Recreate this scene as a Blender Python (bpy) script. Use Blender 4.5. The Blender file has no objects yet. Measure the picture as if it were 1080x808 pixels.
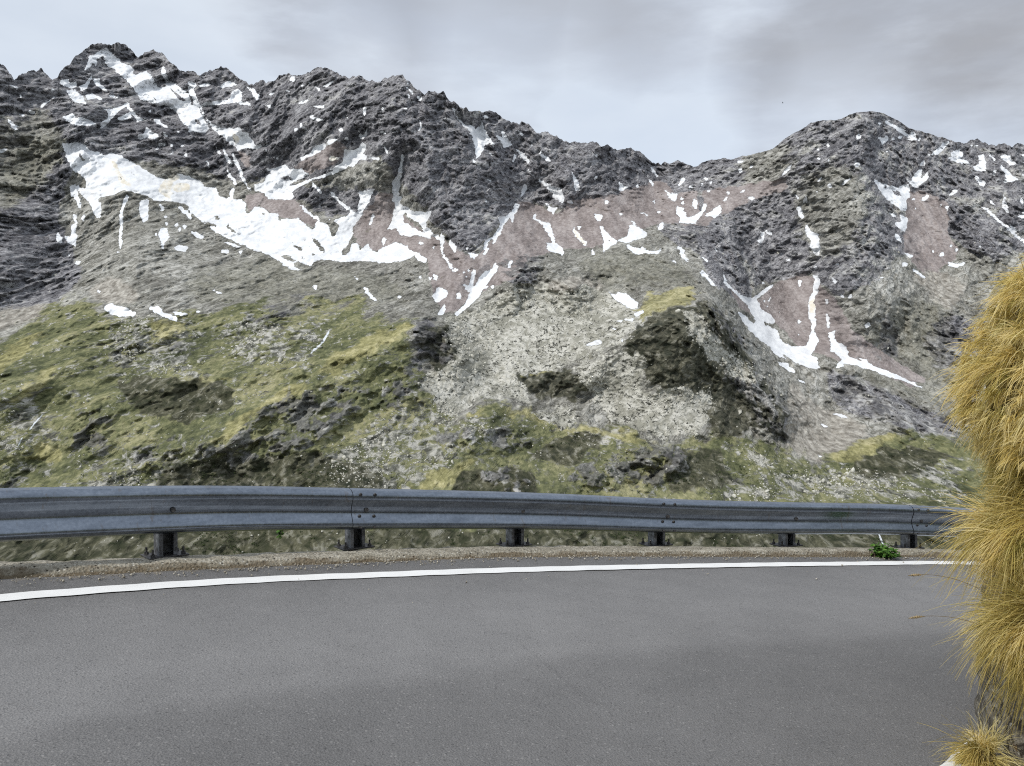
import bpy, bmesh, math, random
import numpy as np
from mathutils import Vector
random.seed(7)
rng = np.random.default_rng(11)
scene = bpy.context.scene
COL = scene.collection
F = 900.0 / 1080.0            # focal length in picture widths
HOR = 404.0                   # picture row of the horizon (1080 x 808 survey grid)
CZ = 1.5                      # eye height above the road (m)

# ------------------------------------------------------------------ helpers
def link(o, parent=None):
    COL.objects.link(o)
    if parent is not None:
        o.parent = parent
    return o

def np_mesh(name, V, Fq, mat, smooth=True, mat_index=None):
    """V (n,3), Fq (m,k) with constant k -> mesh data"""
    V = np.ascontiguousarray(V, dtype=np.float32); Fq = np.ascontiguousarray(Fq, dtype=np.int32)
    me = bpy.data.meshes.new(name)
    me.vertices.add(len(V)); me.vertices.foreach_set('co', V.ravel())
    n, k = Fq.shape
    me.loops.add(n * k); me.loops.foreach_set('vertex_index', Fq.ravel())
    me.polygons.add(n)
    me.polygons.foreach_set('loop_start', np.arange(0, n * k, k, dtype=np.int32))
    me.polygons.foreach_set('loop_total', np.full(n, k, dtype=np.int32))
    me.update(calc_edges=True)
    if smooth:
        me.polygons.foreach_set('use_smooth', np.ones(n, dtype=bool))
    if mat: me.materials.append(mat)
    return me

def add_attr(me, name, arr4):
    a = me.attributes.new(name, 'FLOAT_COLOR', 'POINT')
    a.data.foreach_set('color', np.ascontiguousarray(arr4, dtype=np.float32).ravel())

def obj(name, me, parent=None, **props):
    o = bpy.data.objects.new(name, me); link(o, parent)
    for k, v in props.items(): o[k] = v
    return o

def grid_faces(nr, nc):
    i = np.arange(nr * nc).reshape(nr, nc)
    return np.stack([i[:-1, :-1], i[:-1, 1:], i[1:, 1:], i[1:, :-1]], -1).reshape(-1, 4)

def bm_obj(name, bm, mat, parent=None, smooth=False, **props):
    me = bpy.data.meshes.new(name); bm.normal_update(); bm.to_mesh(me); bm.free()
    if smooth:
        me.polygons.foreach_set('use_smooth', np.ones(len(me.polygons), dtype=bool))
    me.materials.append(mat)
    return obj(name, me, parent, **props)

def catmull(P, n):
    P = np.asarray(P, float)
    Q = np.vstack([2 * P[0] - P[1], P, 2 * P[-1] - P[-2]])
    out = []
    for i in range(1, len(Q) - 2):
        p0, p1, p2, p3 = Q[i - 1:i + 3]
        for t in np.linspace(0, 1, n, endpoint=False):
            out.append(.5 * ((2 * p1) + (-p0 + p2) * t + (2 * p0 - 5 * p1 + 4 * p2 - p3) * t * t + (-p0 + 3 * p1 - 3 * p2 + p3) * t ** 3))
    out.append(P[-1])
    return np.array(out)

def resample(P, step):
    d = np.r_[0, np.cumsum(np.linalg.norm(np.diff(P[:, :2], axis=0), axis=1))]
    s = np.arange(0, d[-1], step)
    return np.stack([np.interp(s, d, P[:, k]) for k in range(P.shape[1])], 1)

def normals2(P):
    t = np.gradient(P[:, :2], axis=0); t /= np.linalg.norm(t, axis=1)[:, None]
    return t, np.stack([-t[:, 1], t[:, 0]], 1)      # left-hand normal = away from the road for the outer curve

# ------------------------------------------------------------------ noise
_perm = rng.permutation(256).astype(np.int32); _perm = np.r_[_perm, _perm, _perm]
_g = rng.normal(size=(256, 3)).astype(np.float32); _g /= np.linalg.norm(_g, axis=1)[:, None]
def perlin(p):
    p = np.asarray(p, np.float32)
    i = np.floor(p).astype(np.int32); f = p - i; i &= 255
    u = f * f * f * (f * (f * 6 - 15) + 10)
    res = 0
    for dx in (0, 1):
        wx = u[..., 0] if dx else 1 - u[..., 0]
        for dy in (0, 1):
            wy = u[..., 1] if dy else 1 - u[..., 1]
            for dz in (0, 1):
                wz = u[..., 2] if dz else 1 - u[..., 2]
                h = _perm[_perm[_perm[i[..., 0] + dx] + i[..., 1] + dy] + i[..., 2] + dz]
                g = _g[h]
                d = g[..., 0] * (f[..., 0] - dx) + g[..., 1] * (f[..., 1] - dy) + g[..., 2] * (f[..., 2] - dz)
                res = res + wx * wy * wz * d
    return res * 1.5
def fbm(p, octs=4, gain=.5):
    r = 0; a = 1.
    for k in range(octs):
        r = r + a * perlin(p * (2 ** k) + 17.3 * k); a *= gain
    return r
def ridged(p, octs=4, gain=.5):
    r = 0; a = 1.
    for k in range(octs):
        r = r + a * (1 - 2.2 * np.abs(perlin(p * (2 ** k) + 9.1 * k))); a *= gain
    return r

# ------------------------------------------------------------------ node helper
class G:
    def __init__(s, name):
        s.mat = bpy.data.materials.new(name); s.mat.use_nodes = True
        s.nt = s.mat.node_tree; s.nt.nodes.clear()
        s.out = s.nt.nodes.new('ShaderNodeOutputMaterial')
        s.bsdf = s.nt.nodes.new('ShaderNodeBsdfPrincipled')
        s.nt.links.new(s.bsdf.outputs[0], s.out.inputs[0])
        s.bsdf.inputs['Specular IOR Level'].default_value = .2
    def n(s, t): return s.nt.nodes.new(t)
    def put(s, sock, v):
        if isinstance(v, bpy.types.NodeSocket): s.nt.links.new(v, sock)
        elif isinstance(v, (tuple, list)) and len(v) == 3 and sock.type == 'RGBA': sock.default_value = (*v, 1)
        else: sock.default_value = v
    def pos(s): return s.n('ShaderNodeNewGeometry').outputs['Position']
    def objpos(s): return s.n('ShaderNodeTexCoord').outputs['Object']
    def map(s, vec, scale=(1, 1, 1), rot=(0, 0, 0)):
        m = s.n('ShaderNodeMapping'); s.put(m.inputs['Vector'], vec)
        m.inputs['Scale'].default_value = scale; m.inputs['Rotation'].default_value = rot
        return m.outputs[0]
    def noise(s, vec, scale, detail=4, rough=.55, dist=0., kind='FBM'):
        m = s.n('ShaderNodeTexNoise'); m.noise_dimensions = '3D'
        s.put(m.inputs['Vector'], vec); m.inputs['Scale'].default_value = scale
        m.inputs['Detail'].default_value = detail; m.inputs['Roughness'].default_value = rough
        m.inputs['Distortion'].default_value = dist
        return m.outputs[0]
    def vor(s, vec, scale, feature='F1', rand=1.):
        m = s.n('ShaderNodeTexVoronoi'); m.feature = feature
        s.put(m.inputs['Vector'], vec); m.inputs['Scale'].default_value = scale
        m.inputs['Randomness'].default_value = rand
        return m
    def math(s, op, a, b=0., clamp=False):
        m = s.n('ShaderNodeMath'); m.operation = op; m.use_clamp = clamp
        s.put(m.inputs[0], a); s.put(m.inputs[1], b); return m.outputs[0]
    def ss(s, v, lo, hi):
        m = s.n('ShaderNodeMapRange'); m.interpolation_type = 'SMOOTHSTEP'
        s.put(m.inputs[0], v); m.inputs[1].default_value = lo; m.inputs[2].default_value = hi
        return m.outputs[0]
    def ramp(s, fac, stops):
        m = s.n('ShaderNodeValToRGB'); s.put(m.inputs[0], fac)
        e = m.color_ramp.elements
        while len(e) < len(stops): e.new(.5)
        for q, (p, c) in zip(e, stops): q.position = p; q.color = (*c, 1) if len(c) == 3 else c
        return m.outputs[0]
    def mix(s, fac, a, b, mode='MIX'):
        m = s.n('ShaderNodeMix'); m.data_type = 'RGBA'; m.blend_type = mode; m.clamp_factor = True
        s.put(m.inputs[0], fac); s.put(m.inputs[6], a); s.put(m.inputs[7], b); return m.outputs[2]
    def attr(s, name):
        m = s.n('ShaderNodeAttribute'); m.attribute_name = name
        q = s.n('ShaderNodeSeparateColor'); s.nt.links.new(m.outputs['Color'], q.inputs[0])
        return q.outputs[0], q.outputs[1], q.outputs[2], m.outputs['Alpha']
    def bump(s, h, strength, dist):
        m = s.n('ShaderNodeBump'); s.put(m.inputs['Height'], h)
        m.inputs['Strength'].default_value = strength; m.inputs['Distance'].default_value = dist
        s.nt.links.new(m.outputs[0], s.bsdf.inputs['Normal']); return m
    def set(s, **kw):
        for k, v in kw.items(): s.put(s.bsdf.inputs[k.replace('_', ' ')], v)
        return s.mat

# ================================================================== THE MOUNTAIN SIDE
# Survey of the far side of the valley: columns are bearings, rows are elevations on a
# 1080 x 808 grid; each survey point gets its own distance, and the relief is added in metres.
crest = [(-240,95),(-120,80),(-40,70),(0,66),(5,70),(8,74),(12,78),(15,83),(20,80),(24,78),(32,74),(44,74),(49,79),(53,83),(60,80),(67,73),(77,62),(88,53),(97,48),(103,44.5),(108,47),(114,46),(127,45),(137,50),(146,60),(153,55),(162,53.5),(170,57),(178,64),(190,74),(197,74),(205,77),(208,81),(212,81),(222,76),(233,72),(243,77),(252,82),(262,88),(272,86),(287,86),(294,81),(304,77),(312,77.5),(322,78.5),(332,73),(342,72),(350,73),(358,79),(368,81),(376,80.5),(382,81),(391,86),(399,84),(408,83),(415,80),(422,81),(431,84),(441,93),(448,99),(458,96),(468,97),(475,104),(485,112),(497,119),(508,117),(513,116),(521,117),(530,124),(540,128),(547,130),(552,129),(560,133),(565,139),(575,138),(585,142),(597,147),(608,149),(625,148),(632,152),(640,153),(648,158),(655,159),(665,157),(674,159),(683,168),(691,173),(697,174),(702,170),(706,171),(715,169),(724,173),(731,176),(745,171),(758,168),(763,167),(771,168),(785,165),(800,161),(815,157),(828,146),(843,137),(855,130),(870,127),(882,127),(895,122),(908,118),(920,117),(932,119),(945,126),(957,134),(965,137),(978,139),(995,147),(1010,150),(1018,150),(1025,148),(1031,147),(1037,151),(1050,154),(1062,152),(1067,155),(1080,154),(1150,148),(1320,170)]
# (bearing, elevation row, distance in m)
dist_pts = [(-240,95,2300),(-240,300,1700),(-240,420,1000),(-240,520,760),(0,70,2350),(105,45,2750),(160,54,2800),(233,72,2800),(340,73,2600),(450,97,2500),(560,133,2600),(640,153,2650),(700,175,2950),(770,168,2800),(850,135,2650),(920,117,2600),(1000,147,2750),(1080,155,2750),(1320,170,2600),
 (125,120,2500),(200,120,2600),(260,140,2580),(350,140,2380),(420,150,2330),(470,250,2120),(400,255,2200),(310,215,2330),(200,235,2180),(100,170,2215),(85,150,2300),(110,230,2090),(75,240,2130),(30,150,2300),(60,190,2240),(0,200,2080),(0,250,1830),(30,310,1700),(0,345,1450),(130,330,1480),(140,270,1800),(280,300,1760),(380,300,1780),(440,310,1730),(470,330,1640),(600,255,2230),(655,250,2130),(690,215,2500),(560,215,2480),(520,180,2400),(620,190,2500),(640,272,1930),(560,290,1800),(580,340,1560),(700,290,1820),(500,390,1330),(745,215,2480),(790,300,2150),(830,230,2420),(900,290,2000),(905,200,2300),(860,260,2250),(860,370,1800),(825,345,1950),(960,200,2430),(1050,240,2330),(1000,300,2080),(930,330,1860),(960,400,1650),(870,440,1420),(940,425,1370),(1010,450,1250),(1080,350,1780),(1320,300,2100),(1320,420,1400),(660,335,1560),(700,330,1440),(735,325,1440),(700,400,1280),(740,440,1210),(650,440,1260),(560,435,1220),(450,360,1300),(410,330,1480),(300,340,1400),(200,345,1370),(330,400,1120),(200,400,1120),(80,370,1200),(100,410,1040),(0,420,960),(50,470,860),(250,455,920),(400,430,1030),(400,500,830),(550,490,930),(520,455,1040),(700,480,1020),(790,460,1130),(840,475,1210),(600,515,830),(800,510,930),(950,490,1020),(1080,490,980),(0,510,780),(250,510,800)]
for xx in (-240, 0, 300, 600, 900, 1320):
    dist_pts += [(xx, 600, 640), (xx, 740, 520)]
dist_pts = [(a, b, float(np.interp(c, [520, 640, 800, 1000, 1200, 1400, 1700, 2000, 2400, 3000], [870, 980, 1150, 1300, 1430, 1565, 1790, 2040, 2400, 3000]))) for a, b, c in dist_pts]
def tps(pts):
    P = np.array(pts, float); xy = P[:, :2] / 100.; n = len(P)
    def U(r2): return r2 * np.log(r2 + 1e-9)
    K = U(((xy[:, None] - xy[None]) ** 2).sum(-1)) + np.eye(n) * .15
    Q = np.c_[np.ones(n), xy]
    A = np.block([[K, Q], [Q.T, np.zeros((3, 3))]])
    w = np.linalg.solve(A, np.r_[np.log(P[:, 2]), 0, 0, 0])
    def f(x, y):
        q = np.stack([x, y], -1).reshape(-1, 2) / 100.
        r2 = ((q[:, None] - xy[None]) ** 2).sum(-1)
        return np.exp(U(r2) @ w[:n] + w[n] + q @ w[n + 1:]).reshape(np.shape(x))
    return f
dist_f = tps(dist_pts)

# ---- ground-cover survey (polygons on the same grid)
RX0, RY0, RX1, RY1, SS = -240, 20, 1320, 760, 2
RW, RH = (RX1 - RX0) * SS, (RY1 - RY0) * SS
def raster(polys, holes=()):
    M = np.zeros((RH, RW), np.float32)
    for val, group in ((1., polys), (0., holes)):
        for P in group:
            P = (np.asarray(P, float) - (RX0, RY0)) * SS
            x0, y0 = np.floor(P.min(0)).astype(int); x1, y1 = np.ceil(P.max(0)).astype(int)
            x0, y0 = max(x0, 0), max(y0, 0); x1, y1 = min(x1, RW), min(y1, RH)
            if x1 <= x0 or y1 <= y0: continue
            gx = np.arange(x0, x1) + .5; gy = np.arange(y0, y1) + .5
            ins = np.zeros((len(gy), len(gx)), bool)
            Q = np.roll(P, -1, 0)
            for (ax, ay), (bx, by) in zip(P, Q):
                if ay == by: continue
                c = (gy >= min(ay, by)) & (gy < max(ay, by))
                xi = ax + (gy - ay) * (bx - ax) / (by - ay)
                ins ^= c[:, None] & (gx[None] < xi[:, None])
            M[y0:y1, x0:x1][ins] = val
    return M
def blur(M, r):
    r = int(round(r * SS))
    if r < 1: return M
    for _ in range(2):
        for ax in (0, 1):
            pad = [(0, 0), (0, 0)]; pad[ax] = (r + 1, r)
            c = np.cumsum(np.pad(M, pad, mode='edge'), axis=ax, dtype=np.float64)
            n = M.shape[ax]; k = 2 * r + 1
            M = ((c[k:k + n] - c[:n]) if ax == 0 else (c[:, k:k + n] - c[:, :n])) / k
            M = M.astype(np.float32)
    return M
def sample(M, x, y):
    u = np.clip((x - RX0) * SS - .5, 0, RW - 1.001); v = np.clip((y - RY0) * SS - .5, 0, RH - 1.001)
    i = u.astype(int); j = v.astype(int); fu = u - i; fv = v - j
    return (M[j, i] * (1 - fu) + M[j, i + 1] * fu) * (1 - fv) + (M[j + 1, i] * (1 - fu) + M[j + 1, i + 1] * fu) * fv
def Z(ox, oy, s, *flat):
    return [[(ox + a[k] / s, oy + a[k + 1] / s) for k in range(0, len(a), 2)] for a in flat]
def dot(ox, oy, s, *c):
    return [[(ox + (x + r * math.cos(t)) / s, oy + (y + .8 * r * math.sin(t)) / s) for t in np.linspace(0, 6.28, 8)[:-1]] for x, y, r in c]
k5 = 5.385
snow = Z(0, 30, k5,
 [600,110,640,150,690,190,730,210,790,250,830,240,880,300,900,340,950,330,920,250,915,215,940,230,950,290,1000,320,1060,360,1085,420,1085,580,1040,545,1000,470,940,430,900,440,860,420,800,400,760,340,740,310,690,270,660,240,620,215,590,180,590,150],
 [600,110,560,135,540,150,510,150,500,190,480,235,510,220,530,190,550,220,545,170,590,150],
 [345,290,390,285,395,310,430,305,440,330,410,340,370,330,345,310],[375,345,420,350,470,385,490,430,450,425,400,400],
 [480,380,530,370,570,390,580,410,545,395,500,400],[450,330,480,320,500,290,525,262,520,285,505,315,490,335,460,355],
 [530,280,560,290,570,320,600,345,620,370,590,350,550,325],[345,490,370,500,410,480,430,510,470,510,520,530,550,560,520,550,470,545,430,550,390,530],
 [580,455,640,460,690,440,720,420,750,460,790,510,830,520,780,525,750,485,720,440,650,490,610,540,575,570,570,540,610,510,620,480],
 [660,510,740,480,745,500,690,525],[780,610,820,600,830,555,860,590,900,600,890,625,830,615,800,630],
 [870,520,900,510,930,545,965,570,930,560,895,540],[605,378,650,382,708,410,650,392],[905,355,925,360,935,385,920,385],
 [260,420,300,390,325,385,290,400,240,450,235,440],[55,315,100,340,95,350,60,330],[110,370,130,385,120,395],[165,465,200,475,195,485,165,480],[40,510,110,570,95,575,60,550],[0,690,45,685,40,695,0,710],[100,485,140,490,135,500],
 [895,655,930,650,940,665,900,670],[920,580,955,610,945,620])
snow += dot(0, 30, k5, (975,665,9),(980,705,9),(1055,720,10),(895,685,8),(1030,665,7),(300,350,8),(1010,590,8),(850,470,8))
snow += Z(0, 150, k5,
 [350,5,480,10,510,50,560,60,600,80,620,60,690,80,760,120,830,165,880,190,940,215,985,200,1010,180,1085,200,1085,370,1050,350,1000,340,930,330,880,330,830,300,760,280,700,270,640,300,600,310,570,310,550,330,575,350,570,430,540,420,525,380,510,340,470,310,440,265,430,260,455,330,460,390,440,350,425,310,400,310,405,240,430,245,490,265,470,190,420,165,400,130,375,90,370,50],
 [720,290,735,310,700,370,695,480,690,600,675,595,680,500,680,420,700,330],[845,330,840,440,815,455,790,390,795,340,830,325],
 [325,510,350,540,355,575,320,555],[360,530,400,540,410,470,435,465,425,520,435,540,430,590,390,570],[460,430,480,405,475,450],
 [910,490,950,490,960,540,930,570,930,630,915,570,905,530],[990,595,1020,585,1070,600,1050,620,1010,620],[1010,370,1085,445,1085,415,1025,365],[905,355,925,360,935,385,920,385],[380,630,400,640,395,648],[415,410,430,415,440,470,425,450])
snow += dot(0, 150, k5, (440,685,14),(940,425,8),(945,465,9),(1000,470,9),(670,625,7),(890,520,8),(1050,480,14),(1020,495,9))
snow += Z(200, 30, k5,
 [-5,300,40,320,20,345,60,430,90,500,120,540,170,560,230,570,285,560,290,585,325,590,355,635,370,660,415,665,385,685,300,680,280,695,245,660,200,620,150,590,110,570,90,590,50,590,-5,585,-5,430,30,440,10,385,-5,370],
 [65,440,90,420,200,408,235,400,240,360,280,345,300,380,290,415,340,425,355,440,310,435,270,418,100,438],[320,325,360,345,400,385,385,415,370,390],
 [40,320,110,315,115,330,60,325],[180,315,230,300,270,320,235,330,200,335,185,345],[620,735,680,720,710,670,770,650,770,680,710,715,640,750],
 [780,640,820,625,840,635,790,660],[880,690,930,690,960,680,975,650,1000,660,985,710,1010,725,1000,740,960,745,930,790,890,780,850,800,830,808,790,808,870,760],
 [1015,730,1080,735,1080,750,1040,745],[700,440,760,435,775,445,720,450],[680,495,700,490,720,510,765,518,760,525,710,520],[625,535,640,535,645,560,668,570,660,578,630,565],[750,325,790,312,820,295,815,305,780,330],[705,320,745,350,730,355],[610,430,650,410,680,405,640,428],[450,370,490,360,460,380],[985,450,1005,455,1000,490,985,490],[960,560,970,600,985,610,1010,560,1005,600,985,635,965,625])
snow += dot(200, 30, k5, (585,290,16),(560,355,8),(450,440,10),(605,575,12),(640,325,7),(515,440,7),(860,575,14),(890,625,11),(900,510,6),(500,740,8),(435,690,7),(480,735,6),(680,310,7))
snow += Z(200, 150, k5,
 [540,125,570,150,640,155,680,180,630,210,570,235,560,250,600,245,650,225,720,195,800,175,900,130,890,150,800,185,720,205,660,235,600,265,580,280,590,300,580,320,540,325,490,320,460,325,430,300,400,280,370,275,370,240,420,235,440,210,440,185,470,180,430,150,480,150],
 [-5,205,60,220,80,250,150,260,160,300,200,320,235,310,225,290,240,260,255,265,245,320,300,330,320,350,310,380,330,410,355,390,370,365,420,375,450,400,500,410,510,440,570,440,615,430,650,460,690,500,720,480,715,455,740,450,780,470,810,540,830,530,850,480,825,440,870,430,900,420,910,395,890,370,940,400,990,390,960,440,920,490,930,530,905,570,880,600,860,620,870,640,910,630,920,580,950,570,970,620,1010,575,1040,620,1080,630,1080,675,1000,675,920,680,850,675,770,665,740,660,700,680,690,700,640,690,620,670,590,690,600,710,650,730,600,725,540,700,510,670,460,645,400,620,340,600,290,580,220,545,150,510,60,440,-5,390],
 [0,505,40,510,90,545,60,545,20,525],[180,565,250,578,310,602,240,590],[180,610,220,610,220,630,180,630],[280,620,310,615,290,640],
 [620,350,650,370,700,415,730,425,740,450,690,420,640,380],[790,280,820,290,850,330,890,360,930,385,900,385,850,345,810,300],
 [960,280,1050,265,1035,300,1010,350,990,385,960,400,955,350,970,320],[1040,400,1050,420,1025,470,1015,465,1030,430],[690,225,720,250,755,290,740,290,710,255],
 [240,50,270,100,300,180,330,250,360,275,330,260,300,210,260,130],[180,10,205,60,240,120,235,135,200,80],[140,20,180,60,170,70],[205,140,240,190,270,240,262,245,225,200],[90,80,115,150,105,150],[760,370,780,420,810,450,790,440])
snow += Z(400, 60, k5,
 [410,290,440,300,490,330,530,350,580,350,590,410,620,450,660,520,675,540,640,500,600,490,590,530,570,560,550,575,545,520,530,450,500,410,460,370,430,330],
 [595,330,620,335,610,355,595,350],[655,450,700,460,690,410,720,460,760,500,710,520,700,490],[770,515,810,540,850,590,850,605,800,560],[770,545,775,570,755,610,760,570],
 [880,665,930,710,990,740,1030,740,1050,800,1045,830,1000,808,980,770,930,720],[130,550,145,560,130,620,120,690,115,750,105,790,125,800,120,815,75,815,75,720,100,710,105,640,120,620],
 [905,535,960,580,970,600,930,575],[145,165,185,200,200,225,170,200],[210,225,245,235,235,255],[150,140,170,150,165,155],[180,160,205,165,200,175],[155,210,175,215,170,235],
 [10,290,25,290,10,320],[130,290,160,290,150,303],[228,350,240,380,235,410,222,425,232,390],[20,495,55,550,40,545],[0,430,20,420,40,440],[600,690,640,705,635,712],[830,720,845,740,820,780,805,775],[530,575,552,590,540,612],[785,410,815,440,810,455],[862,490,875,490,868,515],[690,390,720,440,760,470,715,440],[620,530,650,560,640,562],[370,335,385,350,375,358],[830,620,870,665,850,650])
snow += Z(400, 180, k5,
 [75,70,110,10,125,-10,120,80,110,140,120,180,150,210,200,240,240,230,260,240,300,225,270,280,265,310,300,350,350,385,350,400,290,365,250,340,230,300,190,280,150,240,130,250,140,270,130,290,170,310,220,340,290,365,295,390,220,365,150,370,110,360,105,325,45,335,70,300,80,240,95,200,80,130],
 [-5,450,20,440,90,405,140,425,180,450,220,470,270,500,265,525,220,510,200,480,150,510,100,515,60,520,-5,520],
 [350,350,370,380,360,420,360,460,390,510,430,580,400,545,365,490,350,440],[400,390,440,430,430,465,395,420],[500,465,560,480,540,500,520,495],[490,450,525,415,500,455],
 [600,400,650,370,690,300,675,260,720,260,760,225,770,185,795,195,765,250,760,300,740,260,710,300,690,350,655,410,640,420,655,385,620,400,610,460,595,450],
 [590,475,632,430,600,480],[870,270,890,240,890,270,920,290,970,300,990,370,1000,410,1040,440,1050,475,960,460,950,410,990,420,960,360,930,310,900,285],
 [945,180,980,215,1010,205,990,250,960,220],[585,145,610,170,610,185],[800,150,840,80,835,110,810,145],
 [665,515,675,560,640,600,605,650,570,710,530,750,480,790,440,825,425,815,490,755,510,710,530,670,570,610,600,570,640,560],
 [470,645,510,650,520,620,535,560,545,580,535,640,525,700,500,680],[740,510,758,515,745,555,732,555],
 [330,660,380,680,390,700,350,740,325,750,305,710,325,690],[345,790,375,755,368,815,335,815],[440,690,465,700,460,735,445,725],[310,590,330,595,325,625,312,615],[280,600,300,610,292,625],[220,405,255,415,230,424],[290,430,320,440,312,447],[20,380,40,385,20,430])
snow += dot(400, 180, k5, (437,560,10),(485,575,7),(490,605,7),(510,568,7),(232,605,9),(112,718,11),(450,585,5),(610,660,9),(640,665,10))
snow += Z(560, 180, k5,
 [240,30,265,60,275,120,255,90],[75,180,110,215,150,205,125,250],[200,165,240,185,225,190],[360,245,400,255,400,285,375,285],
 [385,310,410,320,420,350,480,395,490,405,440,440,410,460,415,400,400,350],[490,400,550,370,560,310,590,310,650,345,660,370,600,390,540,410],
 [720,330,745,290,755,320,740,335],[545,420,600,440,640,440,680,460,740,450,720,475,640,470,600,475,550,440],
 [830,200,860,210,880,250,890,270,930,255,970,230,980,190,1000,190,985,230,930,300,870,300,845,300,850,270,825,240],
 [990,250,1040,220,1080,195,1080,240,1040,275,1030,255],[755,100,790,130,830,130,820,175,790,155],[925,160,945,175,940,215,920,200],
 [830,430,860,440,880,490,895,525,860,490],[950,560,1000,600,1060,660,1030,650,980,600],[780,505,830,520,830,530],[955,470,1000,510,1010,530,980,505],
 [435,685,480,715,500,690,540,700,600,750,605,780,560,785,530,760,500,740,480,725],[500,60,515,80,540,95,500,120,510,90],[690,-5,720,35,710,40],[670,55,695,85,682,80],
 [605,235,640,238,635,245],[640,240,665,255,655,260],[495,245,525,245,515,255],[710,230,740,235,730,242],[845,60,865,55,850,85],[695,165,705,175,700,198],[560,280,600,300,585,305],[1040,430,1055,450,1050,460],[360,30,375,35,360,55],[420,170,440,180,430,190])
snow += Z(740, 220, k5,
 [120,350,140,410,180,460,230,500,290,510,330,480,380,440,415,425,370,470,310,515,330,540,330,570,390,600,415,640,400,660,340,620,290,570,230,520,170,460,130,420],
 [205,590,240,610,290,650,310,650,320,630,300,610,360,660,440,700,440,740,480,780,560,790,600,780,610,740,640,740,640,640,620,620,605,560,620,490,635,480,640,400,630,380,660,385,670,410,660,480,640,500,635,600,650,640,640,690,660,740,640,800,620,830,440,830,380,780,300,720,260,660],
 [700,510,715,515,718,540,705,535],[705,590,722,600,728,680,713,680],[720,705,755,705,750,740,780,780,840,815,730,815,735,770],
 [595,90,620,135,660,140,670,220,660,275,640,250,615,220,620,180,585,130],[540,-5,560,-5,578,60,550,40],[330,125,360,145,350,170,345,195,315,185,340,170],[345,120,390,135,412,158,380,150],
 [0,270,30,290,42,320,15,295],[0,350,40,390,88,442,50,420,5,380],[735,388,772,412,760,425,748,415],[775,450,785,480,822,515,790,500],[1000,410,1035,380,1030,395],[545,405,565,410,565,440,552,440],[350,290,398,315,390,316],[445,240,465,260,455,258],[70,205,85,240,78,240],[355,515,365,525,355,535],[372,545,382,550,375,570],[395,495,380,530,375,520],[465,280,505,295,495,298])
snow += dot(740, 220, k5, (555,645,12),(770,315,9),(845,500,10),(945,662,14),(650,335,9),(440,590,5),(550,715,6),(350,425,8),(280,640,5))
k4 = 4.142
snow += Z(760, 320, k4,
 [80,40,110,55,130,85,170,95,150,70,130,40,120,0,160,10,180,40,220,60,235,85,215,90,190,80,170,110,240,130,260,165,310,190,370,185,380,210,370,220,420,240,435,285,390,275,330,260,280,225,210,175,140,130,100,85],
 [385,0,415,0,410,60,420,70,405,100,405,140,425,160,420,180,385,200,380,180,395,130,400,90,385,50],[470,40,476,100,465,105,464,60],
 [475,135,500,115,495,160,550,195,560,230,590,245,700,285,780,320,850,350,900,375,840,352,760,328,690,303,620,278,560,262,530,265,540,280,500,280,530,245,485,200],
 [595,235,640,245,648,265],[212,195,260,223,295,247,250,228],[240,253,290,265,332,303,290,290],[328,323,378,353,350,345],[490,478,530,485,568,507,520,496],[430,525,472,540,450,545],[412,658,450,672,430,672],[628,92,658,94,655,100,632,100])
snow += Z(880, 180, k5,
 [220,45,270,75,300,80,330,95,370,100,385,85,420,80,430,150,410,165,405,230,370,220,330,185,290,150,260,110],
 [395,40,440,60,450,30,480,-5,500,-5,485,50,520,20,530,-5,535,40,510,60,465,100,440,80],[300,220,350,255,340,268],[340,300,385,290,370,255,415,270,410,345,370,320,412,352,360,322],
 [340,350,370,375,385,412,350,382],[388,458,450,488,430,497],[385,523,418,535,390,542],[440,553,480,578,522,612,500,606,450,572],[500,150,542,138,520,166,500,166],[645,145,680,110,708,118,660,142],
 [640,518,680,535,745,523,730,540,690,550,655,542],[830,200,860,215,930,270,1000,330,1060,385,1075,395,1090,425,1060,398,980,332,900,262],[970,285,1040,340,1030,350],[870,155,910,190,930,203,890,183],[965,125,975,190,992,243,955,210,960,160],[1040,260,1080,230,1080,270],[1050,160,1075,170,1070,195])
snow += dot(880, 180, k5, (640,212,11),(610,475,13),(460,215,6),(605,195,6),(450,165,8),(830,430,8),(560,460,7),(660,425,7),(695,448,8))
snow += Z(900, 100, k5,
 [190,145,250,180,310,210,350,220,355,255,320,255,270,215,220,180,175,160],[135,235,170,245,190,225,200,255,170,280,150,255],[440,340,490,300,510,275,550,265,520,300,480,337],[405,335,440,345,420,352],[380,400,400,370,408,402],
 [550,330,600,310,625,335,610,350,560,350],[530,360,600,355,640,375,680,405,720,400,710,345,745,335,755,430,700,435,660,390,590,385],[755,320,810,370,800,375],
 [860,345,890,340,890,380,930,390,890,400,870,380,830,350],[830,400,870,420,890,450,940,480,890,490,840,500,870,480,860,440],[790,440,815,420,800,470,850,490,810,480],[630,285,720,285,700,293],[690,450,750,500,740,525,700,490],[950,335,975,345,975,372],[945,425,970,460,975,480],[15,230,40,220,50,240,20,257],[960,380,980,385,980,400])
snow += dot(900, 100, k5, (265,242,11),(225,250,8),(375,252,9),(20,395,10),(150,165,8),(190,320,6))
snow += Z(800, 100, k5, [135,455,175,405,190,388,175,427,145,457],[470,510,500,480,527,468,490,507],[325,492,368,458,345,488],[268,565,278,610,255,610],[225,630,240,640,250,700,225,672],[185,563,232,583,225,590],[555,412,572,378,570,410])
snow += dot(800, 100, k5, (405,518,12),(393,288,10),(340,312,8),(343,364,10),(398,372,8),(333,550,7),(305,1,1))
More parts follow.
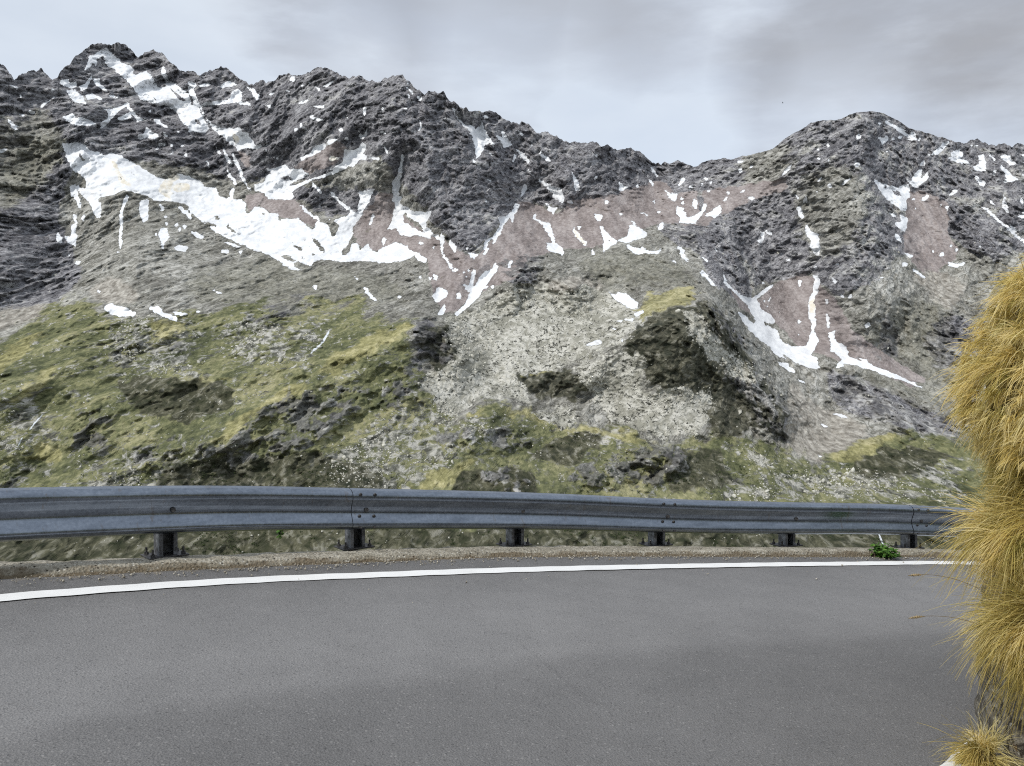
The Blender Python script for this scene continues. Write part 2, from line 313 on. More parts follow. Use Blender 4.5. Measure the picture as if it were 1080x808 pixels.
snow += Z(600, 100, k5, [460,408,480,420,507,470,490,462],[450,480,465,482,485,520,470,510],[20,450,45,470,62,545,40,545],[138,318,165,352,150,347],[278,488,312,520,340,525,295,552,300,520],[955,560,1000,538,1000,548],[1008,580,1062,578,1040,600],[710,595,730,600,727,652,703,630],[878,602,905,575,885,612],[630,490,650,468,660,488,620,522],[10,430,30,460,15,455],[950,372,1000,380,960,384],[0,590,25,615,5,618])
snow += dot(600, 100, k5, (692,526,13),(780,475,11),(643,615,9),(755,510,8),(640,590,7),(975,430,10),(795,545,9),(905,555,9),(150,475,9),(213,605,11),(390,518,10),(1035,405,10),(805,500,7))
snow += Z(0, 290, k5, [590,200,600,170,630,160,660,175,720,190,775,215,760,230,690,235,640,225],[840,185,910,180,920,210,1000,235,1012,265,950,245,880,215],[975,205,1065,220,1040,230,1000,225],[545,85,580,90,565,97])
snow += Z(200, 290, k5, [120,80,160,95,195,105,160,107],[30,210,62,205,45,218],[985,65,1010,80,1062,152,1030,140],[925,0,962,28,945,25],[695,60,720,60,718,85])
snow += Z(600, 290, k5, [215,90,270,125,280,95,330,120,390,165,385,185,330,185,290,150],[370,220,420,200,425,212,385,232],[308,255,365,245,365,263],[100,390,180,368,187,390,110,403],[270,265,312,262,300,272],[243,300,270,305,260,312],[290,375,310,365,300,385])
holes = Z(0, 30, k5, [960,325,1000,370,1060,400,1050,415,1010,400,970,350],[750,245,780,230,790,255,765,265],[840,360,890,410,880,415],[870,270,900,285,890,292])
holes += Z(0, 150, k5, [450,50,490,110,470,110,445,75],[430,200,480,200,490,240,440,230],[520,200,545,245,535,245],[700,140,770,185,760,190],[600,170,608,185,600,185],[650,150,700,210,690,215])
holes += Z(200, 30, k5, [20,500,60,530,75,550,40,540],[40,400,80,490,130,570,210,625,200,625,110,570,60,470],[230,590,265,640,255,650])
holes += Z(200, 150, k5, [500,200,560,190,600,215,540,220],[70,440,150,465,150,485,110,480],[215,450,240,490,280,520,240,510,210,480],[120,405,185,435,160,445],[390,400,430,400,425,420],[490,430,520,430,520,455],[510,640,560,640,610,670,590,685,540,665],[690,530,730,560,770,620,740,620,700,560],[580,580,640,600,640,620,590,600],[490,555,545,580,540,585],[620,640,660,660,650,670],[660,570,700,600,690,610],[0,390,30,415,20,420],[460,455,475,460,465,472],[560,490,580,495,570,500],[590,515,605,520,595,525],[680,620,720,640,700,650],[740,590,770,600,765,640],[640,540,660,560,650,565],[570,560,600,570,590,580],[870,600,905,590,890,640,865,640])
holes += Z(400, 60, k5, [520,375,545,380,530,387],[505,418,575,440,530,432],[460,325,490,340,480,348],[610,470,640,510,625,505])
holes += Z(880, 180, k5, [320,110,370,115,390,150,340,135],[275,85,300,85,298,105,285,105],[330,150,370,185,360,185],[300,130,320,150,310,150])
holes += Z(560, 180, k5, [440,385,460,400,440,400])
holes += Z(740, 220, k5, [340,640,390,665,380,672],[290,640,310,665,300,670],[330,700,350,710,335,712])
dirty = Z(0, 150, k5, [620,70,660,120,690,180,765,265,700,235,660,190,640,130],[890,270,940,210,1010,175,1020,200,980,240,970,330,930,300],[980,260,1030,230,1080,240,1080,270,1010,290])
dirty += Z(200, 30, k5, [240,590,280,600,290,640,260,660],[780,740,820,725,860,735,840,750,800,752])
dirty += Z(560, 180, k5, [235,320,250,330,300,400,320,405,310,430,270,390,240,345],[260,310,280,320,275,338],[340,440,360,465,370,478,350,475])
dirty += Z(740, 220, k5, [610,520,650,510,640,600,615,590])
snow += Z(560, 180, k5, [235,320,250,330,300,400,320,405,310,430,270,390,240,345],[260,310,280,320,275,338],[340,440,360,465,370,478,350,475])
snow += Z(200, 30, k5, [790,738,820,728,850,738,830,746,800,748])
water = Z(0, 400, k5, [275,190,235,200,190,250,160,290,165,300,205,250,245,205],[150,310,120,330,95,380,80,400,90,405,108,380,130,335],[40,425,0,440,0,450,30,435])
water += Z(200, 290, k5, [805,290,770,340,740,390,690,430,675,480,690,450,760,390,790,340])
water += Z(740, 490, 3.857, [715,280,725,282,745,330,735,333])
rock_dark = [[(-240,60),(-240,330),(0,330),(60,320),(88,290),(72,250),(62,225),(75,190),(80,165),(130,170),(200,175),(240,190),(330,190),(400,165),(480,260),(500,270),(520,240),(560,215),(600,220),(700,225),(705,150),(620,120),(450,60),(100,20)],
 [(700,150),(705,225),(730,235),(750,300),(790,317),(800,300),(860,290),(880,312),(920,300),(955,262),(1000,250),(1045,275),(1100,255),(1320,290),(1320,120),(920,90)],
 [(260,205),(300,195),(400,200),(400,225),(370,232),(335,225),(320,210)],[(0,385),(18,380),(12,395),(0,405)],[(115,365),(140,355),(160,365),(190,362),(195,370),(160,375),(130,372)],
 [(70,455),(100,430),(135,433),(112,450),(115,478),(80,475)],[(250,332),(290,322),(310,330),(290,340),(260,342)],[(305,312),(342,307),(330,317),(310,318)],
 [(270,433),(290,422),(330,408),(380,405),(400,412),(430,400),(450,410),(420,425),(380,428),(368,440),(345,455),(325,470),(290,482),(240,490),(205,480),(200,472),(230,465),(255,450)],
 [(435,350),(450,335),(465,345),(482,365),(475,385),(455,380),(440,375)],[(415,388),(445,380),(445,400),(420,420),(400,412)],[(130,470),(180,475),(200,482),(180,492),(140,485)],
 [(640,478),(700,470),(732,472),(722,500),(690,515),(620,515),(590,502),(610,488)],[(475,452),(520,447),(560,460),(580,457),(550,475),(500,480),(460,467)],[(510,490),(550,490),(545,515),(500,515)],[(0,500),(40,497),(30,512),(0,514)],
 [(870,390),(900,397),(930,412),(960,427),(1000,442),(1015,458),(980,460),(940,450),(910,440),(880,425)],[(755,372),(780,380),(810,410),(838,440),(826,465),(800,447),(780,420)],[(735,322),(760,330),(785,365),(775,365),(750,340)],[(520,280),(560,265),(580,280),(560,300),(540,300)],[(690,235),(740,235),(745,265),(715,262)],
 [(930,330),(950,345),(945,380),(925,375)],[(1000,330),(1040,350),(1030,380),(990,390),(975,360)]]
rock_olive_over = [[(-240,120),(0,125),(40,112),(62,125),(70,160),(45,195),(20,215),(0,235),(-240,240)],[(780,168),(830,150),(832,175),(815,200),(790,200)],[(850,190),(880,170),(905,185),(915,210),(900,250),(880,270),(850,255),(840,220)],[(560,290),(545,275),(590,270),(600,300)]]
scree = [[(400,203),(392,215),(375,235),(372,245),(380,262),(400,265),(420,255),(450,275),(458,310),(466,330),(480,330),(500,310),(545,293),(560,272),(600,262),(640,260),(655,250),(700,235),(720,222),(705,195),(695,190),(650,205),(600,212),(590,225),(560,214),(548,212),(530,240),(510,265),(500,272),(480,262),(465,250),(440,240),(425,225),(415,205)],
 [(258,205),(262,224),(270,217),(280,220),(295,230),(306,231),(315,230),(330,240),(335,233),(320,217),(310,210),(290,210),(275,203)],[(310,175),(325,165),(345,155),(360,148),(364,160),(355,172),(340,178),(320,184)],[(250,158),(265,165),(262,180),(255,170)],
 [(740,262),(755,285),(768,300),(780,325),(800,335),(815,340),(830,350),(840,365),(850,368),(858,372),(885,380),(905,385),(930,395),(960,407),(978,402),(930,370),(900,350),(890,330),(880,315),(865,300),(850,288),(835,293),(815,300),(800,316),(788,318),(768,300)],
 [(956,200),(985,205),(1000,215),(1000,245),(1012,265),(1005,275),(990,285),(1005,315),(985,300),(965,280),(953,262),(955,235)],[(740,200),(790,195),(830,188),(830,200),(790,212),(770,225),(745,225)],[(700,235),(712,220),(712,205),(735,200),(738,225),(760,225),(745,240)]]
scree_grey = [[(838,395),(850,420),(870,428),(900,442),(920,455),(900,470),(880,485),(865,490),(845,480),(822,465),(835,440),(832,415)],[(-240,345),(0,328),(30,322),(60,318),(40,335),(0,350),(-240,380)],[(90,312),(110,290),(140,300),(150,320),(112,320)],[(560,310),(600,290),(640,300),(620,330),(580,330)],[(985,285),(1010,290),(1020,310),(1000,330),(960,290)]]
talus = [[(470,335),(500,325),(545,300),(575,300),(590,310),(620,300),(660,320),(680,330),(660,355),(640,370),(600,380),(590,390),(560,395),(540,395),(555,415),(565,432),(600,435),(610,450),(580,447),(545,420),(510,415),(490,430),(470,440),(450,415),(445,395),(460,390),(480,380),(480,370)],
 [(605,385),(650,375),(670,370),(682,380),(672,400),(685,415),(705,410),(745,415),(750,420),(745,440),(740,460),(700,462),(660,450),(640,440),(620,410)],[(720,330),(735,330),(760,358),(805,405),(790,405),(750,380)],[(570,430),(600,430),(610,448),(590,450)],[(788,470),(800,480),(830,498),(810,495),(790,485)]]
grass = [[(-240,385),(0,352),(40,335),(80,323),(120,335),(170,338),(220,325),(270,313),(310,330),(400,325),(440,330),(430,350),(440,385),(450,410),(470,440),(520,430),(545,435),(600,447),(650,455),(700,463),(740,462),(790,455),(830,472),(860,487),(900,470),(940,452),(1010,462),(1100,470),(1320,470),(1320,760),(-240,760)]]
grass_thin = [[(920,345),(960,310),(1000,320),(1010,400),(960,390),(900,350)],[(0,170),(60,130),(75,160),(40,200),(0,240)],[(230,335),(320,335),(330,375),(270,385),(240,370)],[(640,265),(690,262),(740,290),(745,310),(690,305),(640,300)],[(190,290),(280,270),(420,290),(440,320),(300,325),(200,320)],[(850,385),(1010,440),(1010,410),(900,385)],[(600,270),(660,258),(700,290),(640,320)]]
darkveg = [[(655,365),(690,330),(720,323),(750,320),(775,345),(790,380),(810,410),(835,440),(825,465),(800,447),(770,462),(750,457),(740,430),(745,415),(700,412),(680,400),(670,380)],[(540,395),(560,388),(600,390),(625,400),(620,415),(600,420),(570,420),(545,410)],[(640,430),(680,440),(660,450),(640,450)],[(440,345),(470,340),(490,375),(470,395),(445,380)],[(120,400),(200,402),(240,405),(250,430),(200,445),(140,430)],[(600,455),(640,462),(600,490),(560,480)],[(900,480),(960,470),(1010,480),(960,500),(900,500)],[(180,490),(330,480),(400,500),(400,530),(150,530)],[(480,500),(560,495),(560,530),(480,530)],[(700,480),(760,470),(770,510),(710,520)],[(-240,600),(-240,540),(400,560),(800,560),(1320,550),(1320,600)]]
yellow = [[(215,472),(250,440),(300,410),(335,400),(315,417),(280,432),(245,460)],[(-240,420),(-240,400),(0,372),(30,355),(60,340),(50,352),(0,398)],[(690,308),(740,303),(725,320),(680,335),(630,370),(600,385),(640,355)],[(330,392),(400,348),(440,340),(400,372),(350,397)],[(150,335),(200,340),(200,352),(170,355)],[(870,482),(920,460),(955,458),(930,472),(890,492)],[(20,485),(45,465),(70,485),(40,490)],[(170,415),(240,395),(300,395),(240,402)],[(520,432),(560,432),(600,447),(680,460),(700,468),(640,462),(560,442)],[(0,435),(30,405),(70,380),(40,415)],[(540,393),(580,388),(600,388),(560,398)],[(480,440),(520,430),(500,445)],[(450,500),(510,480),(480,510),(440,525)]]
boulders_zone = [[(340,480),(400,445),(480,430),(520,450),(480,490),(400,530),(350,530)],[(430,420),(470,440),(440,470),(400,450)],[(590,440),(640,440),(680,460),(620,470)],[(740,500),(900,500),(1010,490),(1010,525),(760,525)],[(110,325),(200,330),(200,400),(120,390)],[(230,340),(340,340),(330,385),(250,385)],[(0,420),(40,400),(60,470),(0,480)],[(90,490),(250,480),(300,525),(90,525)]]

Msnow = raster(snow, holes); Mdirty = raster(dirty)
def lay(polys, r): return blur(raster(polys), r)
L_snow, L_dirty, L_water = blur(Msnow, .5), blur(Mdirty, 1.5), blur(raster(water), .5) * .9
L_dark, L_oliv = lay(rock_dark, 3), lay(rock_olive_over, 8)
L_scree, L_sgrey, L_talus = lay(scree, 1.5), lay(scree_grey, 5), lay(talus, 5)
L_grass, L_thin, L_veg, L_yel = lay(grass, 9), lay(grass_thin, 10), lay(darkveg, 3), lay(yellow, 3)
L_bould = lay(boulders_zone, 6)
heath = [[(-240,455),(60,445),(130,425),(215,478),(270,436),(420,425),(500,455),(600,470),(720,482),(1010,500),(1320,500),(1320,640),(-240,640)]]
L_veg = np.clip(L_veg + .33 * lay(heath, 9), 0, 1)

# ---- survey grid of the terrain
xs = np.r_[np.arange(-236, -14, 5.), np.arange(-12, 1094, .95), np.arange(1096, 1318, 5.)]
cy = np.interp(xs, *np.array(crest).T)
jag = fbm(np.stack([xs / 13., xs * 0 + 3.3, xs * 0], -1), 4, .65)
cy = cy + jag * np.interp(xs, [700, 730, 840, 960, 1010], [3.6, 1.6, 1.1, 1.1, 3.0])
nvis, nlow, nback = 590, 46, 14
tv = np.linspace(0, 1, nvis)
Yv = cy[None] + tv[:, None] * (612 - cy[None])
Yl = 612 + (np.linspace(0, 1, nlow + 1)[1:, None]) * 128 + 0 * cy[None]
Yg = np.vstack([Yv, Yl]); Xg = np.broadcast_to(xs[None], Yg.shape)
# coarse thin-plate evaluation then bilinear
cgx = np.arange(-240, 1321, 12.); cgy = np.arange(20, 761, 10.)
Dc = dist_f(*np.meshgrid(cgx, cgy))
def bil(M, gx, gy, x, y):
    u = np.clip((x - gx[0]) / (gx[1] - gx[0]), 0, len(gx) - 1.001); v = np.clip((y - gy[0]) / (gy[1] - gy[0]), 0, len(gy) - 1.001)
    i = u.astype(int); j = v.astype(int); fu = u - i; fv = v - j
    return (M[j, i] * (1 - fu) + M[j, i + 1] * fu) * (1 - fv) + (M[j + 1, i] * (1 - fu) + M[j + 1, i + 1] * fu) * fv
D = bil(Dc, cgx, cgy, Xg, Yg)
S = lambda M, dx=0, dy=0: sample(M, Xg + dx, Yg + dy)
def world(D): return np.stack([(Xg - 540) / 900 * D, D, CZ + (HOR - Yg) / 900 * D], -1).astype(np.float32)
P0 = world(D) * np.array([1, .35, 1.25], np.float32)      # noise space: slopes lean back, so depth is compressed
wx = fbm(P0 / 26., 3, .6); wy = fbm(P0 / 26. + 50, 3, .6)
w2 = fbm(P0 / 90. + 20, 2, .6)
m_rock = np.clip(S(L_dark, 5 * w2, 5 * wx), 0, 1)
m_grass = np.clip(S(L_grass, 8 * wx + 14 * w2, 8 * wy + 18 * w2), 0, 1)
m_scree = S(L_scree, 2 * wx, 2 * wy); m_sg = S(L_sgrey, 3 * wx, 3 * wy); m_tal = S(L_talus, 5 * wx + 4 * w2, 5 * wy)
wf = fbm(P0 / 9. + 12, 2, .6); m_snow = S(L_snow, 1.0 * wx + .9 * wf, 1.0 * wy - .9 * wf); m_dirty = S(L_dirty, 2 * wx, 2 * wy)
m_veg = S(L_veg, 6 * wx, 6 * wy); m_yel = S(L_yel, 7 * wx + 3 * w2, 6 * wy); m_thin = S(L_thin, 6 * wx, 6 * wy); m_oliv = S(L_oliv, 6 * wx, 6 * wy)
m_water = S(L_water, .3 * wx, .3 * wy); m_bould = S(L_bould, 6 * wx, 6 * wy)
# relief, in metres along the line of survey
ca, sa = math.cos(.72), math.sin(.72)
def aniso(p, a, stretch):
    ca, sa = math.cos(a), math.sin(a)
    u = p[..., 0] * ca + p[..., 2] * sa; v = -p[..., 0] * sa + p[..., 2] * ca
    return np.stack([u / stretch, p[..., 1], v], -1)
calm = np.clip(1 - 1. * m_scree - .9 * m_sg - .85 * m_tal - .9 * np.clip(1.6 * sample(blur(Msnow, 2.5), Xg, Yg), 0, 1), .05, 1)
wp = P0 + 14 * np.stack([wx, wy, wx - wy], -1)
mB = np.clip(sample(blur(raster(rock_dark), 10), Xg, Yg), 0, 1); gB = np.clip(sample(blur(raster(grass), 14), Xg, Yg), 0, 1)
soft = np.clip(sample(blur(np.maximum(raster(scree), np.maximum(raster(scree_grey), raster(talus))), 9), Xg, Yg), 0, 1)
rockyL = np.clip(.45 + .6 * mB - .2 * gB, .2, 1.05) * (1 - .75 * soft)
rocky = np.clip(.80 + .30 * m_rock - .62 * m_grass * (1 - m_rock), .15, 1.1) * calm
rel = (40 * (ridged(aniso(wp, 1.25, 2.4) / 230., 2) - .55) + 22 * (ridged(aniso(wp + 300, 1.0, 2.2) / 95., 2) - .55)) * rockyL
def ledge(p, a, lam, warp, sharp):
    ca_, sa_ = math.cos(a), math.sin(a)
    u = (-p[..., 0] * sa_ + p[..., 2] * ca_ + .12 * p[..., 1]) / lam + warp
    f = u - np.floor(u)
    return np.where(f < sharp, f / sharp, (1 - f) / (1 - sharp)) - .5
wf1 = fbm(P0 / 140. + 5, 3, .55); wf2 = fbm(P0 / 110. + 61, 3, .55); amp = np.clip(.7 + .9 * fbm(P0 / 90. + 31, 2), .1, 1.4)
steep = np.clip((Xg - 700) / 80, 0, 1)
rel += (17 * ledge(wp, .72, 46., 1.0 * wf1, .7) * (1 - .6 * steep) + 15 * ledge(wp, 1.25, 40., .9 * wf2, .68) * (.35 + .65 * steep)) * amp * rocky
rel += (12 * ledge(wp, 1.95, 74., .9 * wf2, .6) * amp[::1] + 4.5 * ledge(wp + 40, 1.0, 19., 1.2 * wf1, .65)) * rocky
rel += (6 * (ridged(aniso(wp + 700, .85, 1.7) / 42., 2, .55) - .6) + 3.2 * fbm(wp / 15., 2, .6)) * rocky
rel += (26 * fbm(P0 / 170., 3, .55) + 12 * ridged(aniso(wp + 90, .6, 2.4) / 85., 2, .45) + 2.2 * ridged(P0 / 30., 2) * (.15 + m_bould + m_veg)) * m_grass
rel += 2.0 * fbm(P0 / 7., 2, .7) * m_tal + 1.2 * fbm(P0 / 9., 2) * (m_scree + m_sg)
outcrop = np.clip(sample(lay(rock_dark[3:], 6), Xg + 9 * wx + 6 * w2, Yg + 8 * wy) * (.75 + 1.2 * fbm(P0 / 30. + 33, 3, .6)), 0, 1)
rel += outcrop * (5 + 7 * ridged(aniso(P0, .9, 1.6) / 22., 3, .6))
# main ribs (+) and gullies (-): bearing/elevation lines with a height in metres and a half width
ribs = [(25,40,[(40,200),(15,258),(-25,310)]),(35,30,[(105,45),(93,82),(80,112),(74,150)]),(45,26,[(127,45),(142,92),(152,130),(192,162)]),(40,20,[(178,64),(202,98),(232,130)]),(45,24,[(233,72),(214,92),(240,106),(252,132)]),
 (65,32,[(340,73),(308,112),(270,140),(254,152)]),(50,28,[(376,80),(350,120),(336,150),(328,168)]),(55,30,[(428,83),(418,130),(404,160),(396,190)]),(120,62,[(466,97),(442,142),(450,185),(472,232),(490,270)]),(60,30,[(508,117),(506,152),(522,190),(546,214)]),(50,26,[(560,133),(576,166),(592,192)]),(45,24,[(632,152),(610,186),(598,212)]),(45,24,[(674,159),(650,190),(640,216)]),(30,18,[(715,169),(704,192)]),
 (110,52,[(920,117),(904,162),(900,205),(906,250),(898,296)]),(60,30,[(872,127),(852,172),(846,222),(828,252)]),(70,40,[(828,146),(800,202),(768,250),(778,300)]),(55,26,[(1002,148),(1022,202),(1034,246)]),(45,26,[(965,137),(985,178)]),(50,30,[(1060,153),(1075,200),(1060,250)]),(45,35,[(985,300),(945,315),(900,350),(880,380)]),(30,24,[(700,240),(740,255),(760,300)]),
 (60,22,[(540,302),(556,276),(585,284),(602,302)]),(-60,26,[(112,55),(160,88),(214,132),(246,156)]),(-45,20,[(428,160),(416,200),(430,232),(470,272)]),(-55,24,[(852,215),(862,262),(862,320)]),(-50,26,[(952,212),(960,250),(985,290)]),(-40,22,[(545,222),(600,215),(690,232)]),(-45,22,[(690,180),(698,232)]),
 (26,20,[(335,402),(280,430),(215,472)]),(24,24,[(442,338),(400,360),(330,398)]),(24,24,[(170,335),(80,345),(40,362),(-30,410)]),(20,20,[(75,372),(30,405),(-20,440)]),(55,24,[(440,345),(466,348),(484,382)]),(75,36,[(748,312),(764,350),(794,384),(832,436)]),(35,30,[(700,306),(660,350),(632,372)]),(22,22,[(450,505),(500,470),(520,436),(580,450),(680,466)]),(22,20,[(795,500),(880,478),(950,458)]),(24,18,[(540,280),(600,300),(640,280),(700,285)]),(18,16,[(120,335),(190,340),(250,330)]),(16,14,[(100,430),(150,412),(240,396)]),(18,14,[(540,396),(590,388),(625,400)])]
snB = sample(blur(Msnow, 5), Xg, Yg)
Xw, Yw = Xg + 5 * wx + 4 * w2, Yg + 5 * wy
for A_, W_, L_ in ribs:
    L_ = np.array(L_, float); lo = L_.min(0) - W_ * 1.3 - 12; hi = L_.max(0) + W_ * 1.3 + 12
    c0, c1 = np.searchsorted(xs, lo[0]), np.searchsorted(xs, hi[0])
    if c1 <= c0: continue
    X_, Y_ = Xw[:, c0:c1], Yw[:, c0:c1]; best = np.full(X_.shape, 1e9)
    for (ax, ay), (bx, by) in zip(L_[:-1], L_[1:]):
        t_ = np.clip(((X_ - ax) * (bx - ax) + (Y_ - ay) * (by - ay)) / ((bx - ax) ** 2 + (by - ay) ** 2), 0, 1)
        best = np.minimum(best, np.hypot(X_ - ax - t_ * (bx - ax), (Y_ - ay - t_ * (by - ay)) * .9))
    rel[:, c0:c1] += (1 - .75 * np.clip(snB[:, c0:c1] * 1.3, 0, 1)) * A_ * (1.6 if Y_.mean() < 330 else 1.2) * np.clip(1 - best / (W_ * 1.3), 0, 1) ** 1.15
D1 = D - rel
# knoll stands clear of the gully behind it
knoll = [(640,360),(690,325),(720,318),(748,316),(778,342),(795,375),(815,405),(838,438),(832,468),(700,470),(600,460),(600,400)]
D1 -= 125 * sample(lay([knoll], 6), Xg + 4 * wx, Yg + 4 * wy) * np.clip((466 - Yg) / 110, 0, 1) ** .8
P = world(D1)
# back side of the mountain, falling away behind the crest
Bk = []
for k in range(1, nback + 1):
    d = 25. * k ** 1.5
    q = P[0].copy(); q[:, 1] += d; q[:, 0] += d * (xs - 540) / 900; q[:, 2] -= d * .75 + 6 * np.abs(fbm(np.stack([q[:, 0] / 80, q[:, 1] / 80, q[:, 2] * 0], -1), 3))
    Bk.append(q)
Bk = np.array(Bk[::-1])
V = np.concatenate([Bk, P], 0)
def padb(a): return np.concatenate([np.repeat(a[:1] * 0, nback, 0), a], 0)
A1 = np.stack([padb(m_rock) + (np.arange(V.shape[0]) < nback)[:, None], padb(m_scree), padb(m_tal), padb(m_grass)], -1)
A2 = np.stack([padb(m_veg), padb(m_yel), padb(m_snow), padb(m_dirty)], -1)
A3 = np.stack([padb(m_sg), padb(m_oliv), padb(m_water), padb(np.clip(m_thin, 0, 1))], -1)
pale = np.clip((Xg - 690 + 25 * w2) / 90, 0, 1) * .8 + np.clip((240 - Xg) / 120, 0, 1) * np.clip((Yg - 225) / 50, 0, 1) * .35
A4 = np.stack([padb(m_bould), padb(outcrop), padb(pale), padb(m_bould * 0)], -1)

# ---- terrain material
g = G('alpine_ground')
p = g.map(g.pos(), (1, .35, 1.25))
a_rock, a_scree, a_tal, a_grass = g.attr('cover_a')
a_veg, a_yel, a_snow, a_dirty = g.attr('cover_b')
a_sg, a_oliv, a_water, a_thin = g.attr('cover_c')
a_bould, a_out, a_pale, _ = g.attr('cover_d')
strat = g.map(g.map(p, (1, 1, 1), (0, .8, 0)), (.5, .8, 1.35))
n_big = g.noise(p, 1 / 120., 5, .6, .8)
n_med = g.noise(strat, 1 / 44., 6, .66, 1.2)
n_fin = g.noise(p, 1 / 13., 3, .62, .5)
n_vf = g.noise(p, 1 / 7., 2, .6)
crack = g.ss(g.math('ABSOLUTE', g.math('SUBTRACT', g.noise(strat, 1 / 21., 3, .6, 1.4), .5)), .0, .05)
vein = g.ss(g.math('ABSOLUTE', g.math('SUBTRACT', g.noise(g.map(strat, (1, 1, 1), (.3, .5, 0)), 1 / 26., 3, .6, 1.6), .5)), .028, .0)
rv = g.math('ADD', g.math('MULTIPLY', n_med, .42), g.math('ADD', g.math('MULTIPLY', n_fin, .20), g.math('ADD', g.math('MULTIPLY', n_vf, .14), g.math('MULTIPLY', n_big, .24))))
rv = g.math('ADD', rv, g.math('ADD', g.math('MULTIPLY', a_pale, .018), .010))
dark = g.ramp(rv, [(.38, (.044, .043, .047)), (.455, (.11, .108, .116)), (.52, (.192, .189, .197)), (.60, (.41, .405, .41))])
oliv = g.ramp(rv, [(.38, (.06, .058, .051)), (.455, (.148, .144, .13)), (.52, (.25, .245, .222)), (.60, (.45, .445, .415))])
dark = g.mix(g.math('MULTIPLY', g.math('SUBTRACT', 1., crack), .75), dark, (.03, .03, .037))
dark = g.mix(g.math('MULTIPLY', vein, .55), dark, (.42, .42, .44))
oliv = g.mix(g.math('MULTIPLY', vein, .4), oliv, (.5, .49, .43))
oliv = g.mix(g.math('MULTIPLY', g.math('SUBTRACT', 1., crack), .6), oliv, (.05, .05, .035))
oliv_f = g.ss(g.math('ADD', g.math('ADD', a_oliv, g.math('MULTIPLY', g.math('SUBTRACT', n_big, .5), 2.6)), g.math('ADD', g.math('MULTIPLY', a_pale, .28), g.math('MULTIPLY', g.math('SUBTRACT', n_med, .5), 1.2))), .25, .8)
col = g.mix(g.ss(g.math('ADD', a_rock, g.math('ADD', g.math('MULTIPLY', g.math('SUBTRACT', n_fin, .5), .9), g.math('MULTIPLY', g.math('SUBTRACT', n_med, .5), 1.3))), .3, .7), oliv, g.mix(oliv_f, dark, oliv))
# lichen / thin turf
thin = g.ramp(g.noise(p, 1 / 14., 6, .7), [(.36, (.055, .056, .042)), (.48, (.145, .143, .108)), (.62, (.29, .28, .22))])
col = g.mix(g.math('MULTIPLY', g.ss(g.math('ADD', a_thin, g.math('MULTIPLY', g.math('SUBTRACT', n_med, .5), 1.6)), .35, .9), .45), col, thin)
# scree
sc_n = g.noise(g.map(p, (1, .5, .35)), 1 / 26., 7, .6)
scc = g.ramp(g.math('ADD', g.math('MULTIPLY', sc_n, .6), g.math('MULTIPLY', n_vf, .4)), [(.37, (.175, .15, .143)), (.5, (.268, .235, .226)), (.62, (.375, .34, .328))])
col = g.mix(g.ss(g.math('ADD', a_scree, g.math('ADD', g.math('MULTIPLY', g.math('SUBTRACT', n_fin, .5), .8), g.math('MULTIPLY', g.math('SUBTRACT', n_med, .5), 1.5))), .34, .62), col, scc)
sgc = g.ramp(g.math('ADD', g.math('MULTIPLY', n_fin, .6), g.math('MULTIPLY', n_vf, .4)), [(.36, (.14, .128, .108)), (.5, (.29, .272, .24)), (.62, (.45, .43, .385))])
col = g.mix(g.ss(g.math('ADD', a_sg, g.math('MULTIPLY', g.math('SUBTRACT', n_fin, .5), .9)), .3, .75), col, sgc)
# boulder talus
tv1 = g.vor(p, 1 / 7.5); tv2 = g.vor(p, 1 / 4.2)
tgap = g.ss(g.math('ADD', g.math('MULTIPLY', g.noise(p, 1 / 6.5, 3, .7, .6), .75), g.math('MULTIPLY', n_med, .25)), .525, .60)
tcol = g.mix(g.ss(g.math('ADD', g.math('MULTIPLY', n_fin, .6), g.math('MULTIPLY', n_big, .4)), .42, .6), (.26, .255, .215), (.52, .51, .46))
tcol = g.mix(tgap, tcol, (.065, .065, .055))
tsk = g.noise(p, 1 / 3., 2)
# grass
gn = g.math('ADD', g.math('MULTIPLY', g.noise(g.map(g.map(p, (1, 1, 1), (0, .55, 0)), (.45, .7, 1.2)), 1 / 55., 9, .68, .8), .68), g.math('MULTIPLY', n_vf, .32))
gr = g.ramp(gn, [(.37, (.055, .062, .034)), (.46, (.108, .116, .06)), (.53, (.18, .182, .095)), (.62, (.30, .285, .165))])
rk_f = g.ss(g.math('ADD', g.noise(g.map(p, (1, 1, 1.5)), 1 / 20., 8, .75, .6), g.math('MULTIPLY', a_bould, .09)), .54, .61)
gr = g.mix(g.math('MULTIPLY', rk_f, .85), gr, g.ramp(n_fin, [(.38, (.05, .05, .05)), (.48, (.17, .17, .155)), (.6, (.46, .45, .42))]))
col = g.mix(g.ss(g.math('ADD', a_grass, g.math('ADD', g.math('MULTIPLY', g.math('SUBTRACT', n_med, .5), 1.9), g.math('MULTIPLY', g.math('SUBTRACT', n_fin, .5), .8))), .3, .72), col, gr)
vg = g.ramp(n_fin, [(.36, (.022, .026, .016)), (.48, (.052, .052, .036)), (.56, (.09, .088, .06)), (.66, (.2, .195, .16))])
col = g.mix(g.math('MULTIPLY', g.ss(g.math('ADD', a_veg, g.math('MULTIPLY', g.math('SUBTRACT', n_fin, .5), 1.)), .35, .7), .9), col, vg)
yl = g.ramp(gn, [(.39, (.125, .12, .055)), (.5, (.28, .262, .125)), (.59, (.45, .415, .235))])
col = g.mix(g.math('MULTIPLY', g.ss(g.math('ADD', a_yel, g.math('MULTIPLY', g.math('SUBTRACT', n_med, .5), 1.3)), .3, .85), .85), col, yl)
oc = g.ramp(rv, [(.39, (.02, .02, .024)), (.46, (.075, .074, .078)), (.53, (.17, .168, .165)), (.60, (.46, .455, .44))])
